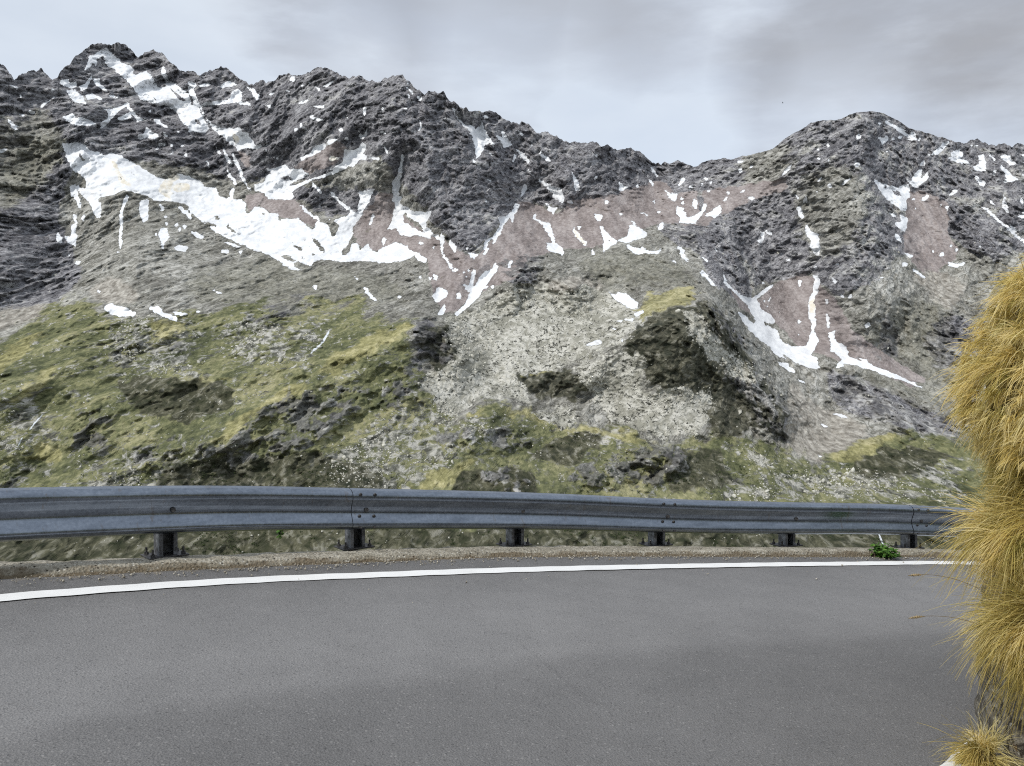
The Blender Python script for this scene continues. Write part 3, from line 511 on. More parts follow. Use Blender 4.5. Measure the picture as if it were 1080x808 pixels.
col = g.mix(g.math('MULTIPLY', g.ss(g.math('ADD', a_out, g.math('MULTIPLY', g.math('SUBTRACT', n_fin, .5), 2.2)), .4, .85), .8), col, oc)
col = g.mix(g.ss(g.math('ADD', a_tal, g.math('MULTIPLY', g.math('SUBTRACT', n_fin, .5), 1.3)), .35, .6), col, tcol)
# snow with dirty melt streaks
dcol = g.mix(g.ss(g.noise(g.map(p, (1, 1, .4)), 1 / 12., 5, .6), .4, .65), (.66, .615, .52), (.76, .745, .70))
sncol = g.mix(g.ss(g.math('ADD', a_dirty, g.math('MULTIPLY', g.math('SUBTRACT', n_fin, .5), .8)), .3, .7), g.mix(g.ss(g.noise(p, 1 / 22., 5, .65), .38, .62), (.64, .655, .675), (.76, .775, .79)), dcol)
sf = g.ss(g.math('ADD', a_snow, g.math('MULTIPLY', g.math('SUBTRACT', g.math('ADD', g.math('MULTIPLY', g.noise(p, 1 / 7., 4, .7), .6), g.math('MULTIPLY', n_med, .4)), .5), 1.6)), .22, .36)
col = g.mix(sf, col, sncol)
col = g.mix(g.ss(g.math('ADD', a_water, g.math('MULTIPLY', g.math('SUBTRACT', n_vf, .5), 1.2)), .55, .8), col, (.62, .65, .68))
g.set(Base_Color=col, Roughness=.95, Specular_IOR_Level=.1)
hgt = g.math('MULTIPLY', g.math('ADD', g.math('MULTIPLY', n_med, .9), g.math('ADD', g.math('MULTIPLY', n_fin, .6), g.math('MULTIPLY', crack, .12))), g.math('SUBTRACT', 1., g.math('MULTIPLY', sf, .8)))
g.bump(hgt, .8, 6.)
MAT_TERRAIN = g.mat

# ---- two terrain objects: rock wall above, green slope below
bl = np.interp(xs, [-240,0,60,130,300,440,470,520,650,780,860,960,1010,1320], [372,345,326,328,318,333,438,436,455,462,486,452,462,470])
yrow = np.concatenate([np.full((nback, len(xs)), -1.), Yg], 0)
low = yrow > bl[None]
nr, nc = V.shape[:2]
FQ = grid_faces(nr, nc)[:, ::-1]
fl = low.ravel()[FQ].all(1)
def sub(mask, name, **kw):
    f = FQ[mask]; idx = np.unique(f); inv = np.zeros(nr * nc, np.int64); inv[idx] = np.arange(len(idx))
    me = np_mesh(name, V.reshape(-1, 3)[idx], inv[f], MAT_TERRAIN)
    for nm, A in (('cover_a', A1), ('cover_b', A2), ('cover_c', A3), ('cover_d', A4)):
        add_attr(me, nm, A.reshape(-1, 4)[idx])
    return obj(name, me, **kw)
sub(~fl, 'mountain', kind='structure', label='rugged dark rock mountain range with snow patches and scree under the clouds')
sub(fl, 'hillside', kind='structure', label='green and yellow grassy lower hillside with dark rock outcrops below the mountain')

# ================================================================== ROAD
def zroad(x, y): return -.0953 * x + .0126 * y
kerb_pts = [(-4.9,-5.5),(-5.3,-3.),(-5.4,-.9),(-5.25,.6),(-4.85,2.),(-4.2,3.4),(-3.45,4.55),(-3.0,5.02),(-2.6,5.29),(-2.22,5.55),(-1.6,5.95),(-.59,6.58),(.02,6.95),(1.32,7.56),(1.91,7.81),(3.15,8.33),(4.11,8.74),(5.6,9.2),(7.1,9.48),(8.7,9.58),(10.2,9.55),(13.,9.2),(16,8.3)]
kerb = resample(catmull(kerb_pts, 14), .06)
white_pts = [(-4.45,-5.5),(-4.85,-3.),(-4.95,-.9),(-4.8,.6),(-4.42,1.95),(-3.8,3.3),(-3.1,4.35),(-2.79,4.65),(-2.42,4.95),(-1.99,5.27),(-1.49,5.6),(-.92,5.93),(-.28,6.3),(.45,6.69),(1.26,7.1),(2.18,7.55),(3.21,8.03),(4.39,8.57),(5.7,9.0),(7.1,9.2),(8.7,9.25),(10.2,9.2),(13,8.8),(16,7.9)]
white = resample(catmull(white_pts, 14), .05)

# asphalt
g = G('asphalt')
p = g.pos()
agg = g.vor(p, 95.); ag2 = g.noise(p, 160., 3, .7)
big = g.noise(p, .35, 5, .6); mid = g.noise(p, 3., 5, .6)
lane, edge, _, _ = g.attr('wear')
v = g.math('ADD', g.math('MULTIPLY', g.math('SUBTRACT', ag2, .5), .8), g.math('MULTIPLY', g.math('SUBTRACT', mid, .5), .22))
v = g.math('ADD', v, g.math('MULTIPLY', g.math('SUBTRACT', big, .5), .35))
v = g.math('ADD', v, g.math('MULTIPLY', g.math('SUBTRACT', lane, .5), .50))
base = g.ramp(g.math('ADD', v, .5), [(.2, (.10, .098, .097)), (.5, (.195, .191, .19)), (.8, (.30, .295, .293))])
stone = g.ss(agg.outputs['Color'], .80, .92)
sp = g.vor(p, 70.)
ssx = g.nt.nodes.new('ShaderNodeSeparateColor'); g.nt.links.new(sp.outputs['Color'], ssx.inputs[0])
light = g.math('MULTIPLY', g.ss(ssx.outputs[0], .86, .95), g.ss(sp.outputs['Distance'], .5, .3))
base = g.mix(g.math('MULTIPLY', light, .42), base, (.34, .33, .32))
darkp = g.math('MULTIPLY', g.ss(ssx.outputs[1], .84, .95), g.ss(sp.outputs['Distance'], .55, .3))
base = g.mix(g.math('MULTIPLY', darkp, .4), base, (.035, .034, .036))
ck = g.vor(g.map(p, (.8, .45, 1)), .42, 'DISTANCE_TO_EDGE').outputs['Distance']
ckm = g.math('MULTIPLY', g.ss(g.math('ADD', ck, g.math('MULTIPLY', g.noise(p, 4., 5, .7), .02)), .0155, .011), g.ss(g.noise(p, .33, 2), .56, .64))
base = g.mix(g.math('MULTIPLY', ckm, .3), base, (.03, .03, .03))
dustc = g.mix(g.noise(p, 30., 4, .7), (.20, .16, .11), (.30, .26, .20))
base = g.mix(g.math('MULTIPLY', g.ss(g.math('ADD', edge, g.math('MULTIPLY', g.math('SUBTRACT', g.noise(p, 9., 6, .7), .5), 1.1)), .45, .9), .75), base, dustc)
g.set(Base_Color=base, Roughness=g.math('ADD', g.math('MULTIPLY', mid, .25), .62), Specular_IOR_Level=.3)
g.bump(g.math('ADD', g.math('MULTIPLY', agg.outputs['Distance'], .8), ag2), .8, .006)
MAT_ASPHALT = g.mat
gx = np.r_[np.linspace(-5.35, 6.5, 240), np.linspace(6.6, 16, 60)]
oy = np.interp(gx, kerb[:, 0][np.argmin(kerb[:, 0]):], kerb[:, 1][np.argmin(kerb[:, 0]):]) + .1
tt = np.linspace(0, 1, 220)[:, None]
RXg = np.broadcast_to(gx[None], (220, len(gx))); RYg = oy[None] * (1 - tt) + (-12.) * tt
RZg = zroad(RXg, RYg)
pp = np.stack([RXg, RYg, RZg * 0], -1).astype(np.float32)
RZg = RZg + .003 * fbm(pp / 1.7, 3)
dk = np.sqrt(((pp[..., None, :2] - kerb[::4][None, None, :, :2]) ** 2).sum(-1)).min(-1)
s_ = dk + .10 * fbm(pp / np.array([2.6, 1.2, 1], np.float32), 3)
lane = np.interp(s_, [0, .35, .6, 1.0, 1.6, 2.1, 2.28, 2.7, 3.4, 4.2, 6], [.20, .24, .44, .52, .58, .54, .30, .24, .30, .24, .28])
edgea = np.interp(dk, [0, .05, .14, .35], [1., .7, .2, 0]) * np.interp(RXg, [-3, -.5, 2], [1, .8, .55])
me = np_mesh('road', np.stack([RXg, RYg, RZg], -1).reshape(-1, 3), grid_faces(220, len(gx))[:, ::-1], MAT_ASPHALT)
add_attr(me, 'wear', np.stack([lane, edgea, lane * 0, lane * 0], -1).reshape(-1, 4))
obj('road', me, kind='structure', label='grey asphalt road curving along the guardrail')

# painted lines
g = G('road_paint')
p = g.pos()
wn = g.noise(p, 55., 5, .75)
pc = g.mix(g.ss(wn, .34, .24), g.mix(g.noise(p, 6., 4, .6), (.66, .66, .65), (.84, .84, .83)), (.2, .2, .2))
g.set(Base_Color=pc, Roughness=.7); g.bump(wn, .5, .003)
MAT_PAINT = g.mat
def stripe(name, C, w, **kw):
    t, n = normals2(C)
    rows = []
    for o in np.linspace(-w / 2, w / 2, 5):
        wob = .004 * np.sin(np.arange(len(C)) * .9) * (abs(o) > w / 2.2)
        q = C[:, :2] + n * (o + wob)[:, None] if not np.isscalar(wob) else C[:, :2] + n * o
        rows.append(np.c_[q, zroad(q[:, 0], q[:, 1]) + .0065])
    V = np.array(rows)
    return obj(name, np_mesh(name, V.reshape(-1, 3), grid_faces(*V.shape[:2])[:, ::-1], MAT_PAINT), **kw)
stripe('edge_line', white, .14, kind='structure', label='white painted edge line following the outer kerb')
inner_pts = [(3.4,4.6),(2.6,4.2),(2.2,3.95),(1.93,3.66),(1.645,3.37),(1.2,2.9),(.5,2.3),(.1,1.5),(0,0),(.3,-3),(-.5,-6)]
stripe('inner_edge_line', resample(catmull(inner_pts, 12), .05), .11, kind='structure', label='white painted line end at the foot of the grassy rock bank')

# ================================================================== KERB and the slope below it
g = G('rough_concrete')
p = g.pos()
n1 = g.noise(p, 9., 8, .7); n2 = g.noise(p, 60., 5, .7); vv = g.vor(p, 55.)
cc = g.ramp(g.math('ADD', g.math('MULTIPLY', n1, .5), g.math('MULTIPLY', n2, .5)), [(.36, (.12, .105, .08)), (.48, (.30, .275, .22)), (.6, (.46, .43, .36))])
ssx = g.nt.nodes.new('ShaderNodeSeparateColor'); g.nt.links.new(vv.outputs['Color'], ssx.inputs[0])
cc = g.mix(g.math('MULTIPLY', g.ss(ssx.outputs[0], .72, .86), g.ss(vv.outputs['Distance'], .5, .3)), cc, (.06, .055, .045))
cc = g.mix(g.math('MULTIPLY', g.ss(ssx.outputs[1], .8, .9), g.ss(vv.outputs['Distance'], .5, .3)), cc, (.55, .53, .47))
low_, _, _, _ = g.attr('wear')
cc = g.mix(g.math('MULTIPLY', g.ss(g.math('ADD', low_, g.math('MULTIPLY', g.math('SUBTRACT', n1, .5), 1.2)), .35, .7), .85), cc, g.mix(n2, (.07, .055, .035), (.19, .145, .09)))
g.set(Base_Color=cc, Roughness=.95); g.bump(g.math('ADD', n2, vv.outputs['Distance']), .9, .012)
MAT_CONC = g.mat
t, n = normals2(kerb)
kh = np.interp(kerb[:, 0], [-3, -1.5, 0, 1.3, 2.4, 6], [.75, .62, .5, .5, .75, .9])
prof = [(-.03, -.02, .9), (-.012, .012, .9), (.0, .03, .55), (.012, .058, .5), (.03, .072, .15), (.06, .078, 0), (.12, .072, 0), (.18, .058, 0), (.26, .04, 0), (.34, .015, 0), (.36, -.02, .2), (.37, -.1, .4), (.39, -.5, .5), (.42, -1.2, .5), (.46, -2.2, .5)]
rows, low_a = [], []
for (o, h, lw) in prof:
    q = kerb[:, :2] + n * o
    pn = np.c_[q, np.full(len(q), h)].astype(np.float32)
    worn = np.interp(q[:, 0], [-4, 1.5, 2.2, 12], [1., 1., .35, .35])
    e = fbm(pn * 7., 4, .65) * .018 * worn
    bite = np.clip(fbm(pn * 2.3 + 5, 3) - .15, 0, 1) * .05 * worn
    edge = 1. if o < .1 else .25
    q = q + n * (e * edge + bite * (0 < o < .08))[:, None]
    rows.append(np.c_[q, zroad(q[:, 0], q[:, 1]) + (h * kh if h > 0 else h) + (.6 * e - bite * .35 * (o < .08)) * (h > 0)])
    low_a.append(np.clip(lw + .25 * fbm(pn * 3.1, 2), 0, 1) if lw > 0 else np.full(len(q), 0.))
Vk = np.array(rows)
me = np_mesh('kerb', Vk.reshape(-1, 3), grid_faces(*Vk.shape[:2])[:, ::-1], MAT_CONC)
la = np.array(low_a); add_attr(me, 'wear', np.stack([la] * 4, -1).reshape(-1, 4))
obj('kerb', me, label='weathered concrete kerb along the road edge under the guardrail', category='kerb')

# slope falling from the kerb to the valley
g = G('slope_turf')
p = g.pos()
gn = g.noise(p, .8, 9, .7)
g.set(Base_Color=g.ramp(gn, [(.35, (.03, .036, .015)), (.5, (.085, .09, .035)), (.65, (.19, .17, .08))]), Roughness=.95)
g.bump(gn, .8, .3)
MAT_TURF = g.mat
ks = kerb[::6]; tk, nk = normals2(ks)
rows = []
for o, dz in [(.45, -.25), (.8, -.7), (1.6, -1.5), (4, -3.6), (9, -7.6), (20, -16), (45, -36), (90, -70), (160, -118), (260, -168), (420, -206), (700, -228), (1500, -236), (6000, -238)]:
    q = ks[:, :2] + nk * o
    z = zroad(ks[:, 0], ks[:, 1]) * math.exp(-o / 60) + dz
    z = z + min(o * .04, 8.) * fbm(np.c_[q, 0 * z].astype(np.float32) / (3 + o * .3), 2) * (o < 1000)
    rows.append(np.c_[q, z])
Vs = np.array(rows)
obj('ground', np_mesh('ground', Vs.reshape(-1, 3), grid_faces(*Vs.shape[:2])[:, ::-1], MAT_TURF), kind='structure', label='steep turf slope falling from the road into the valley')

# ================================================================== GUARDRAIL
g = G('galvanised_steel')
p = g.pos()
sp = g.noise(g.map(p, (1, 1, 6)), 3., 6, .65); s2 = g.noise(p, 45., 4, .6); s3 = g.noise(g.map(p, (14, 14, 1)), 2.2, 4, .6)
mc = g.ramp(g.math('ADD', g.math('MULTIPLY', sp, .6), g.math('MULTIPLY', s2, .4)), [(.36, (.155, .178, .215)), (.5, (.215, .245, .292)), (.64, (.29, .325, .38))])
mc = g.mix(g.math('MULTIPLY', g.ss(s3, .6, .72), .35), mc, (.17, .17, .18))
scr = g.noise(g.map(p, (1.2, 1.2, 60)), 3., 4, .7)
mc = g.mix(g.math('MULTIPLY', g.ss(scr, .64, .70), .2), mc, (.5, .53, .57))
mc = g.mix(g.math('MULTIPLY', g.ss(g.noise(g.map(p, (9, 9, 1.2)), 1.6, 5, .65), .60, .70), .45), mc, (.16, .12, .085))
g.set(Base_Color=mc, Metallic=.96, Roughness=g.math('ADD', .20, g.math('MULTIPLY', s2, .14)), Specular_IOR_Level=.5)
g.bump(s2, .15, .002)
MAT_ZINC = g.mat
g = G('post_steel')
p = g.pos()
s2 = g.noise(p, 22., 6, .7)
g.set(Base_Color=g.ramp(s2, [(.38, (.07, .07, .075)), (.52, (.16, .165, .18)), (.66, (.26, .27, .30))]), Metallic=.45, Roughness=.55)
MAT_POST = g.mat
g = G('bolt_steel')
g.set(Base_Color=g.ramp(g.noise(g.pos(), 90., 4), [(.4, (.03, .03, .035)), (.6, (.10, .095, .09))]), Metallic=.5, Roughness=.5)
MAT_BOLT = g.mat

g = G('seam_shadow'); g.set(Base_Color=(.025, .025, .028), Roughness=1., Specular_IOR_Level=0.)
MAT_SEAM = g.mat
# post stations: x, y, height of the rail top
stations = [(-5.25,-3.9,-.30),(-5.42,-2.4,-.38),(-5.38,-.95,-.42),(-5.2,.6,-.47),(-4.8,2.05,-.51),(-4.22,3.4,-.555),(-3.35,4.6,-.60),(-2.28,5.55,-.676),(-1.205,6.44,-.806),(.024,7.2,-.928),(1.352,7.85,-1.075),(2.753,8.4,-1.185),(4.2,8.93,-1.29),(5.68,9.33,-1.41),(7.15,9.6,-1.5),(8.65,9.7,-1.63),(10.15,9.66,-1.76),(11.65,9.5,-1.9)]
stations = [(a, b, c + CZ) for a, b, c in stations]
railc = resample(catmull(stations, 24), .03)
stx = np.array([np.argmin(((railc[:, :2] - np.array(s[:2])) ** 2).sum(1)) for s in stations])
tr, nrm = normals2(railc)
cum = np.r_[0, np.cumsum(np.linalg.norm(np.diff(railc[:, :2], axis=0), axis=1))]
# W profile: depth behind the front crest, height below the top
wprof = [(.075,-.004),(.060,.0),(.030,.008),(.008,.030),(.0,.055),(.003,.075),(.015,.100),(.027,.130),(.034,.158),(.035,.176),(.030,.192),(.017,.222),(.005,.250),(.0,.266),(.006,.282),(.030,.300),(.060,.308),(.075,.314)]
pd = np.array(wprof); seg = np.r_[0, np.cumsum(np.linalg.norm(np.diff(pd, axis=0), axis=1))]
ps = np.linspace(0, seg[-1], 56); pd = np.stack([np.interp(ps, seg, pd[:, 0]), np.interp(ps, seg, pd[:, 1])], 1)
rail = bpy.data.objects.new('guardrail', None); link(rail)
rail.location = (0., 7.2, zroad(0, 7.2)); rail['label'] = 'blue grey galvanised steel crash barrier bolted along the outer kerb'; rail['category'] = 'guardrail'
LOC = np.array(rail.location)
def rail_point(i, o, h):
    q = railc[i, :2] + nrm[i] * o
    return np.array([q[0], q[1], railc[i, 2] - h])
def beam(i0, i1, proud):
    idx = np.arange(i0, i1 + 1)
    V = []
    for layer in (0, 1):
        for (d, h) in pd:
            o = d - proud + layer * .0035
            # small sag/waves of used rail
            wob = .004 * np.sin(cum[idx] * 1.7 + 1) + .003 * np.sin(cum[idx] * 4.1)
            q = railc[idx, :2] + nrm[idx] * (o + wob)[:, None]
            # the lapped end follows the stamped profile: a slight S
            V.append(np.c_[q, railc[idx, 2] - h + .003 * np.sin(cum[idx] * 2.3)])
    V = np.array(V) - LOC
    m = len(pd); L = len(idx)
    f = grid_faces(m, L); f2 = grid_faces(m, L)[:, ::-1] + m * L
    a = np.arange(L)
    def strip(r0, r1): return np.stack([r0[:-1], r1[:-1], r1[1:], r0[1:]], 1)
    top = strip(a, a + m * L); bot = strip(a + (m - 1) * L, a + (2 * m - 1) * L)[:, ::-1]
    b = np.arange(m) * L
    ring = np.concatenate([V.reshape(-1, 3)[b], V.reshape(-1, 3)[b + m * L], V.reshape(-1, 3)[b + L - 1], V.reshape(-1, 3)[b + m * L + L - 1]])
    n0 = V.reshape(-1, 3).shape[0]; V = np.concatenate([V.reshape(-1, 3), ring]); c = np.arange(m) + n0
    e0 = strip(c, c + m)[:, ::-1]; e1 = strip(c + 2 * m, c + 3 * m)
    me = np_mesh('rail_beam', V.reshape(-1, 3), np.concatenate([f, f2, top, bot, e0, e1]), MAT_ZINC)
    me.materials.append(MAT_SEAM)
    mi = np.zeros(len(me.polygons), np.int32); mi[-(len(e0) + len(e1)):] = 1
    me.polygons.foreach_set('material_index', mi)
    sm = np.ones(len(mi), bool); sm[-(len(e0) + len(e1)):] = False; me.polygons.foreach_set('use_smooth', sm)
    return me
# beams span two bays; each lapped end reaches .16 m past its post
joints = [0, 2, 4, 6, 8, 10, 12, 14, 16]
lap = 6
for k, (a, b) in enumerate(zip(joints[:-1], joints[1:])):
    i0 = max(stx[a] - 0, 0); i1 = min(stx[b] + (lap if b < len(stx) - 1 else 0), len(railc) - 1)
    obj('rail_beam', beam(max(i0, 0), i1, .006 if k % 2 == 0 else 0.), rail)
def frame_at(i):
    tx, nx = tr[i], nrm[i]
    return np.array([[tx[0], nx[0], 0], [tx[1], nx[1], 0], [0, 0, 1.]])
def add_box(bm, cx, cyy, cz, sx, sy, sz, bev=.0):
    r = bmesh.ops.create_cube(bm, size=1.)
    for v in r['verts']: v.co = Vector((cx + v.co.x * sx, cyy + v.co.y * sy, cz + v.co.z * sz))
    return r['verts']
def add_cyl(bm, c, axis, r, h, seg=8):
    q = Vector((0, 0, 1)).rotation_difference(Vector(axis))
    rr = bmesh.ops.create_cone(bm, cap_ends=True, segments=seg, radius1=r, radius2=r * .92, depth=h)
    for v in rr['verts']: v.co = q @ v.co + Vector(c)
def xf(bm, i, base):
    M = frame_at(i)
    for v in bm.verts:
        q = M @ np.array(v.co) + base - LOC
        v.co = Vector(q)
MAT_CUR = MAT_POST
for k, i in enumerate(np.minimum(stx + 3, len(railc) - 1)):
    gx_, gy_ = railc[i, :2] + nrm[i] * .17
    zb = zroad(gx_, gy_) + .082
    zb = zroad(gx_, gy_) + float(np.interp(gx_, [-3, -2.3, -1.2, 0, 1.4, 2.8, 5], [.045, .045, .02, .004, .004, .022, .03])); base = np.array([gx_, gy_, zb]); H = railc[i, 2] - .05 - zb
    bm = bmesh.new()
    # C-section upright: web towards the valley, two flanges and lips
    add_box(bm, 0, .055, H / 2, .114, .006, H); add_box(bm, -.057, 0, H / 2, .006, .104, H); add_box(bm, .057, 0, H / 2, .006, .104, H)
    add_box(bm, -.047, -.055, H / 2, .026, .006, H); add_box(bm, .047, -.055, H / 2, .026, .006, H)
    xf(bm, i, base); post = bm_obj('post', bm, MAT_POST, rail)
    bm = bmesh.new(); add_box(bm, 0, .01, .006, .26, .2, .012); bmesh.ops.bevel(bm, geom=bm.edges[:], offset=.003, segments=1, affect='EDGES')
    xf(bm, i, base); bm_obj('base_plate', bm, MAT_BOLT, post)
    for sx, sy in ((-.1, -.055), (.1, -.055), (.1, .075), (-.1, .075)):
        bm = bmesh.new(); add_cyl(bm, (sx, sy, .02), (0, 0, 1), .016, .018, 6); add_cyl(bm, (sx, sy, .035), (0, 0, 1), .008, .05, 8)
        xf(bm, i, base); bm_obj('anchor_bolt', bm, MAT_BOLT, post)
    # spacer between post and beam
    bm = bmesh.new(); add_box(bm, 0, -.052, H - .10, .09, .06, .16); bmesh.ops.bevel(bm, geom=bm.edges[:], offset=.004, segments=1, affect='EDGES')
    xf(bm, i, base); bm_obj('spacer_block', bm, MAT_POST, rail)
# bolts: a pair of rows at every lap, a single slot bolt at the middle posts
def bolt(i, h, r=.013):
    d = np.interp(h, pd[:, 1], pd[:, 0])
    c = rail_point(i, d - .008, h) - LOC
    # normal of the profile
    dd = np.interp(h + .004, pd[:, 1], pd[:, 0]) - np.interp(h - .004, pd[:, 1], pd[:, 0])
    nv = np.array([-nrm[i][0], -nrm[i][1], 0]) * .008 + np.array([0, 0, 1.]) * dd * (-1) * -1
    nv /= np.linalg.norm(nv)
    bm = bmesh.new(); add_cyl(bm, c + nv * .004, nv, r, .012, 10)
    bm_obj('bolt', bm, MAT_BOLT, rail, smooth=False)
for k, i in enumerate(stx[:-1]):
    bolt(min(i + (4 if k in joints else 3), len(railc) - 1), .155, .018)
    if k in joints and k > 0:
        for di in (2, 6):
            for h in (.034, .2, .285): bolt(min(i + di, len(railc) - 1), h)

# ================================================================== BANK on the right
bank_pts = [(-4.,-12.5),(0.,-11.),(2.,-7.5),(2.75,-3.),(2.8,0.),(2.55,1.6),(2.28,2.6),(2.13,3.35),(2.15,3.9),(2.62,4.75),(3.6,5.45),(6.,6.2),(10,6.5),(18,6.)]
bank = resample(catmull(bank_pts, 16), .035)
bank = bank[(bank[:, 0] > -4)]
tb, nb = normals2(bank)          # left normal of this direction points to the road; into the bank = -nb
g = G('lichen_rock')
p = g.pos()
r1 = g.noise(p, 7., 9, .7, .4); r2 = g.noise(p, 38., 6, .7); rv_ = g.vor(g.map(p, (1, 1, 1.6)), 9., 'DISTANCE_TO_EDGE').outputs['Distance']
rc = g.ramp(g.math('ADD', g.math('MULTIPLY', r1, .6), g.math('MULTIPLY', r2, .4)), [(.36, (.045, .04, .032)), (.46, (.14, .125, .10)), (.55, (.30, .275, .225)), (.66, (.55, .53, .47))])
rc = g.mix(g.ss(g.math('ABSOLUTE', g.math('SUBTRACT', g.noise(g.map(p, (1, 1, .6)), 6., 5, .6, .6), .5)), .03, .0), rc, (.04, .034, .026))
rc = g.mix(g.math('MULTIPLY', g.ss(g.noise(p, 14., 5, .65), .58, .66), .7), rc, (.62, .60, .52))
rc = g.mix(g.math('MULTIPLY', g.ss(g.noise(p, 11., 5, .65, .5), .6, .68), .6), rc, (.20, .12, .06))
g.set(Base_Color=rc, Roughness=.92); g.bump(g.math('ADD', r1, g.math('MULTIPLY', r2, .5)), .9, .03)
MAT_ROCK = g.mat
hs = np.linspace(-.12, 1.95, 95)
rows = []
for h in hs:
    pn = np.c_[bank[:, :2], np.full(len(bank), h)].astype(np.float32)
    inset = .18 * max(h, 0) + .10 * np.clip(h - 1.3, 0, 1) ** 2
    dsp = .11 * ridged(pn / np.array([.45, .45, .62], np.float32), 3, .55) * min(1, .35 + max(h, 0) * 2) + .02 * fbm(pn * 9., 3)
    q = bank[:, :2] - nb * (inset - .05 - dsp * .6)[:, None] if False else bank[:, :2] + nb * (-inset + .6 * dsp - .04)[:, None]
    rows.append(np.c_[q, zroad(bank[:, 0], bank[:, 1]) + h + .02 * fbm(pn * 6 + 3, 2)])
Vb = np.array(rows)
obj('bank', np_mesh('bank', Vb.reshape(-1, 3), grid_faces(*Vb.shape[:2]), MAT_ROCK), kind='structure', label='lichen covered rock bank at the inside of the bend, right edge')
# hill above the bank
hx, hy = np.meshgrid(np.r_[np.arange(-6, 8, .22), np.arange(8, 90, 4)], np.r_[np.arange(-90, -14, 4), np.arange(-14, 8, .22)])
bp = bank[::6, :2]; bn = nb[::6]
dd = ((hx[..., None] - bp[:, 0]) ** 2 + (hy[..., None] - bp[:, 1]) ** 2); im = dd.argmin(-1); dist = np.sqrt(dd.min(-1))
side = -((hx - bp[im, 0]) * bn[im, 0] + (hy - bp[im, 1]) * bn[im, 1])
inside = np.where(side > 0, dist, -dist)
hz = zroad(bp[im, 0], bp[im, 1]) + np.where(inside > .30, 1.75 + (inside - .30) * .5, 1.75) + .12 * fbm(np.stack([hx, hy, hx * 0], -1).astype(np.float32) / 1.3, 3) * np.clip(inside, 0, 1)
fq = grid_faces(*hx.shape); ok = (inside.ravel()[fq] > .32).all(1)
idx = np.unique(fq[ok]); inv = np.zeros(hx.size, int); inv[idx] = np.arange(len(idx))
obj('upper_slope', np_mesh('upper_slope', np.stack([hx, hy, hz], -1).reshape(-1, 3)[idx], inv[fq[ok]], MAT_TURF), kind='structure', label='turf slope rising above the rock bank')

# ---- tussock grass
g = G('dry_grass')
ar, ag, ab, _ = g.attr('blade')
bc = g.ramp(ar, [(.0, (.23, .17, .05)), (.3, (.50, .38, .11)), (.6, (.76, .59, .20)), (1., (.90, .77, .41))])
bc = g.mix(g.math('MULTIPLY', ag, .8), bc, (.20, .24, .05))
g.set(Base_Color=bc, Roughness=.6, Specular_IOR_Level=.3)
tr_n = g.n('ShaderNodeBsdfTranslucent'); g.put(tr_n.inputs[0], bc)
mx = g.n('ShaderNodeMixShader'); mx.inputs[0].default_value = .42
g.nt.links.new(g.bsdf.outputs[0], mx.inputs[1]); g.nt.links.new(tr_n.outputs[0], mx.inputs[2]); g.nt.links.new(mx.outputs[0], g.out.inputs[0])
MAT_GRASS = g.mat
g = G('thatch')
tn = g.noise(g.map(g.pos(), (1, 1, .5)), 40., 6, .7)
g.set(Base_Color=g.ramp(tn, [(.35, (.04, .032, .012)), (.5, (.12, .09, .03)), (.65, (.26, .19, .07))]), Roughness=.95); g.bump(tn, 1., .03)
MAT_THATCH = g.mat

def blades(roots, dirs, length, width, droop, segs=6, grav=(0, 0, -1), curl=.25, greens=None, tone=.5):
    n = len(roots)
    pts = np.zeros((n, segs + 1, 3)); pts[:, 0] = roots
    d = dirs / np.linalg.norm(dirs, axis=1)[:, None]
    gv = np.asarray(grav, float); rnd = rng.normal(size=(n, 3)) * curl
    for k in range(segs):
        d = d + (gv[None] * droop[:, None] + rnd / segs) / segs * 2.
        d /= np.linalg.norm(d, axis=1)[:, None]
        pts[:, k + 1] = pts[:, k] + d * (length / segs)[:, None]
    tang = np.gradient(pts, axis=1)
    view = np.array([0, 0, CZ])[None, None] - pts
    rv3 = rng.normal(size=(n, 1, 3))
    sd = np.cross(tang, rv3); sd /= np.linalg.norm(sd, axis=2)[..., None] + 1e-9
    w = width[:, None, None] * np.linspace(1, .12, segs + 1)[None, :, None] ** .8
    L = pts - sd * w / 2; R = pts + sd * w / 2
    V = np.stack([L, R], 2).reshape(-1, 3)
    base = (np.arange(n) * (segs + 1) * 2)[:, None] + (np.arange(segs) * 2)[None]
    Fq = np.stack([base, base + 1, base + 3, base + 2], -1).reshape(-1, 4)
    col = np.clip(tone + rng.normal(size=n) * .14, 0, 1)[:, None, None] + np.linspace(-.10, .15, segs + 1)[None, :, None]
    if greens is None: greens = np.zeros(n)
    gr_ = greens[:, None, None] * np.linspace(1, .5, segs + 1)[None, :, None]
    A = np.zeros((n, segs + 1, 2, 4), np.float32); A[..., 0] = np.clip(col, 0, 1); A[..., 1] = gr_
    return V, Fq, A.reshape(-1, 4)

def pick_sphere(n):
    v = rng.normal(size=(n, 3)); return v / np.linalg.norm(v, axis=1)[:, None]

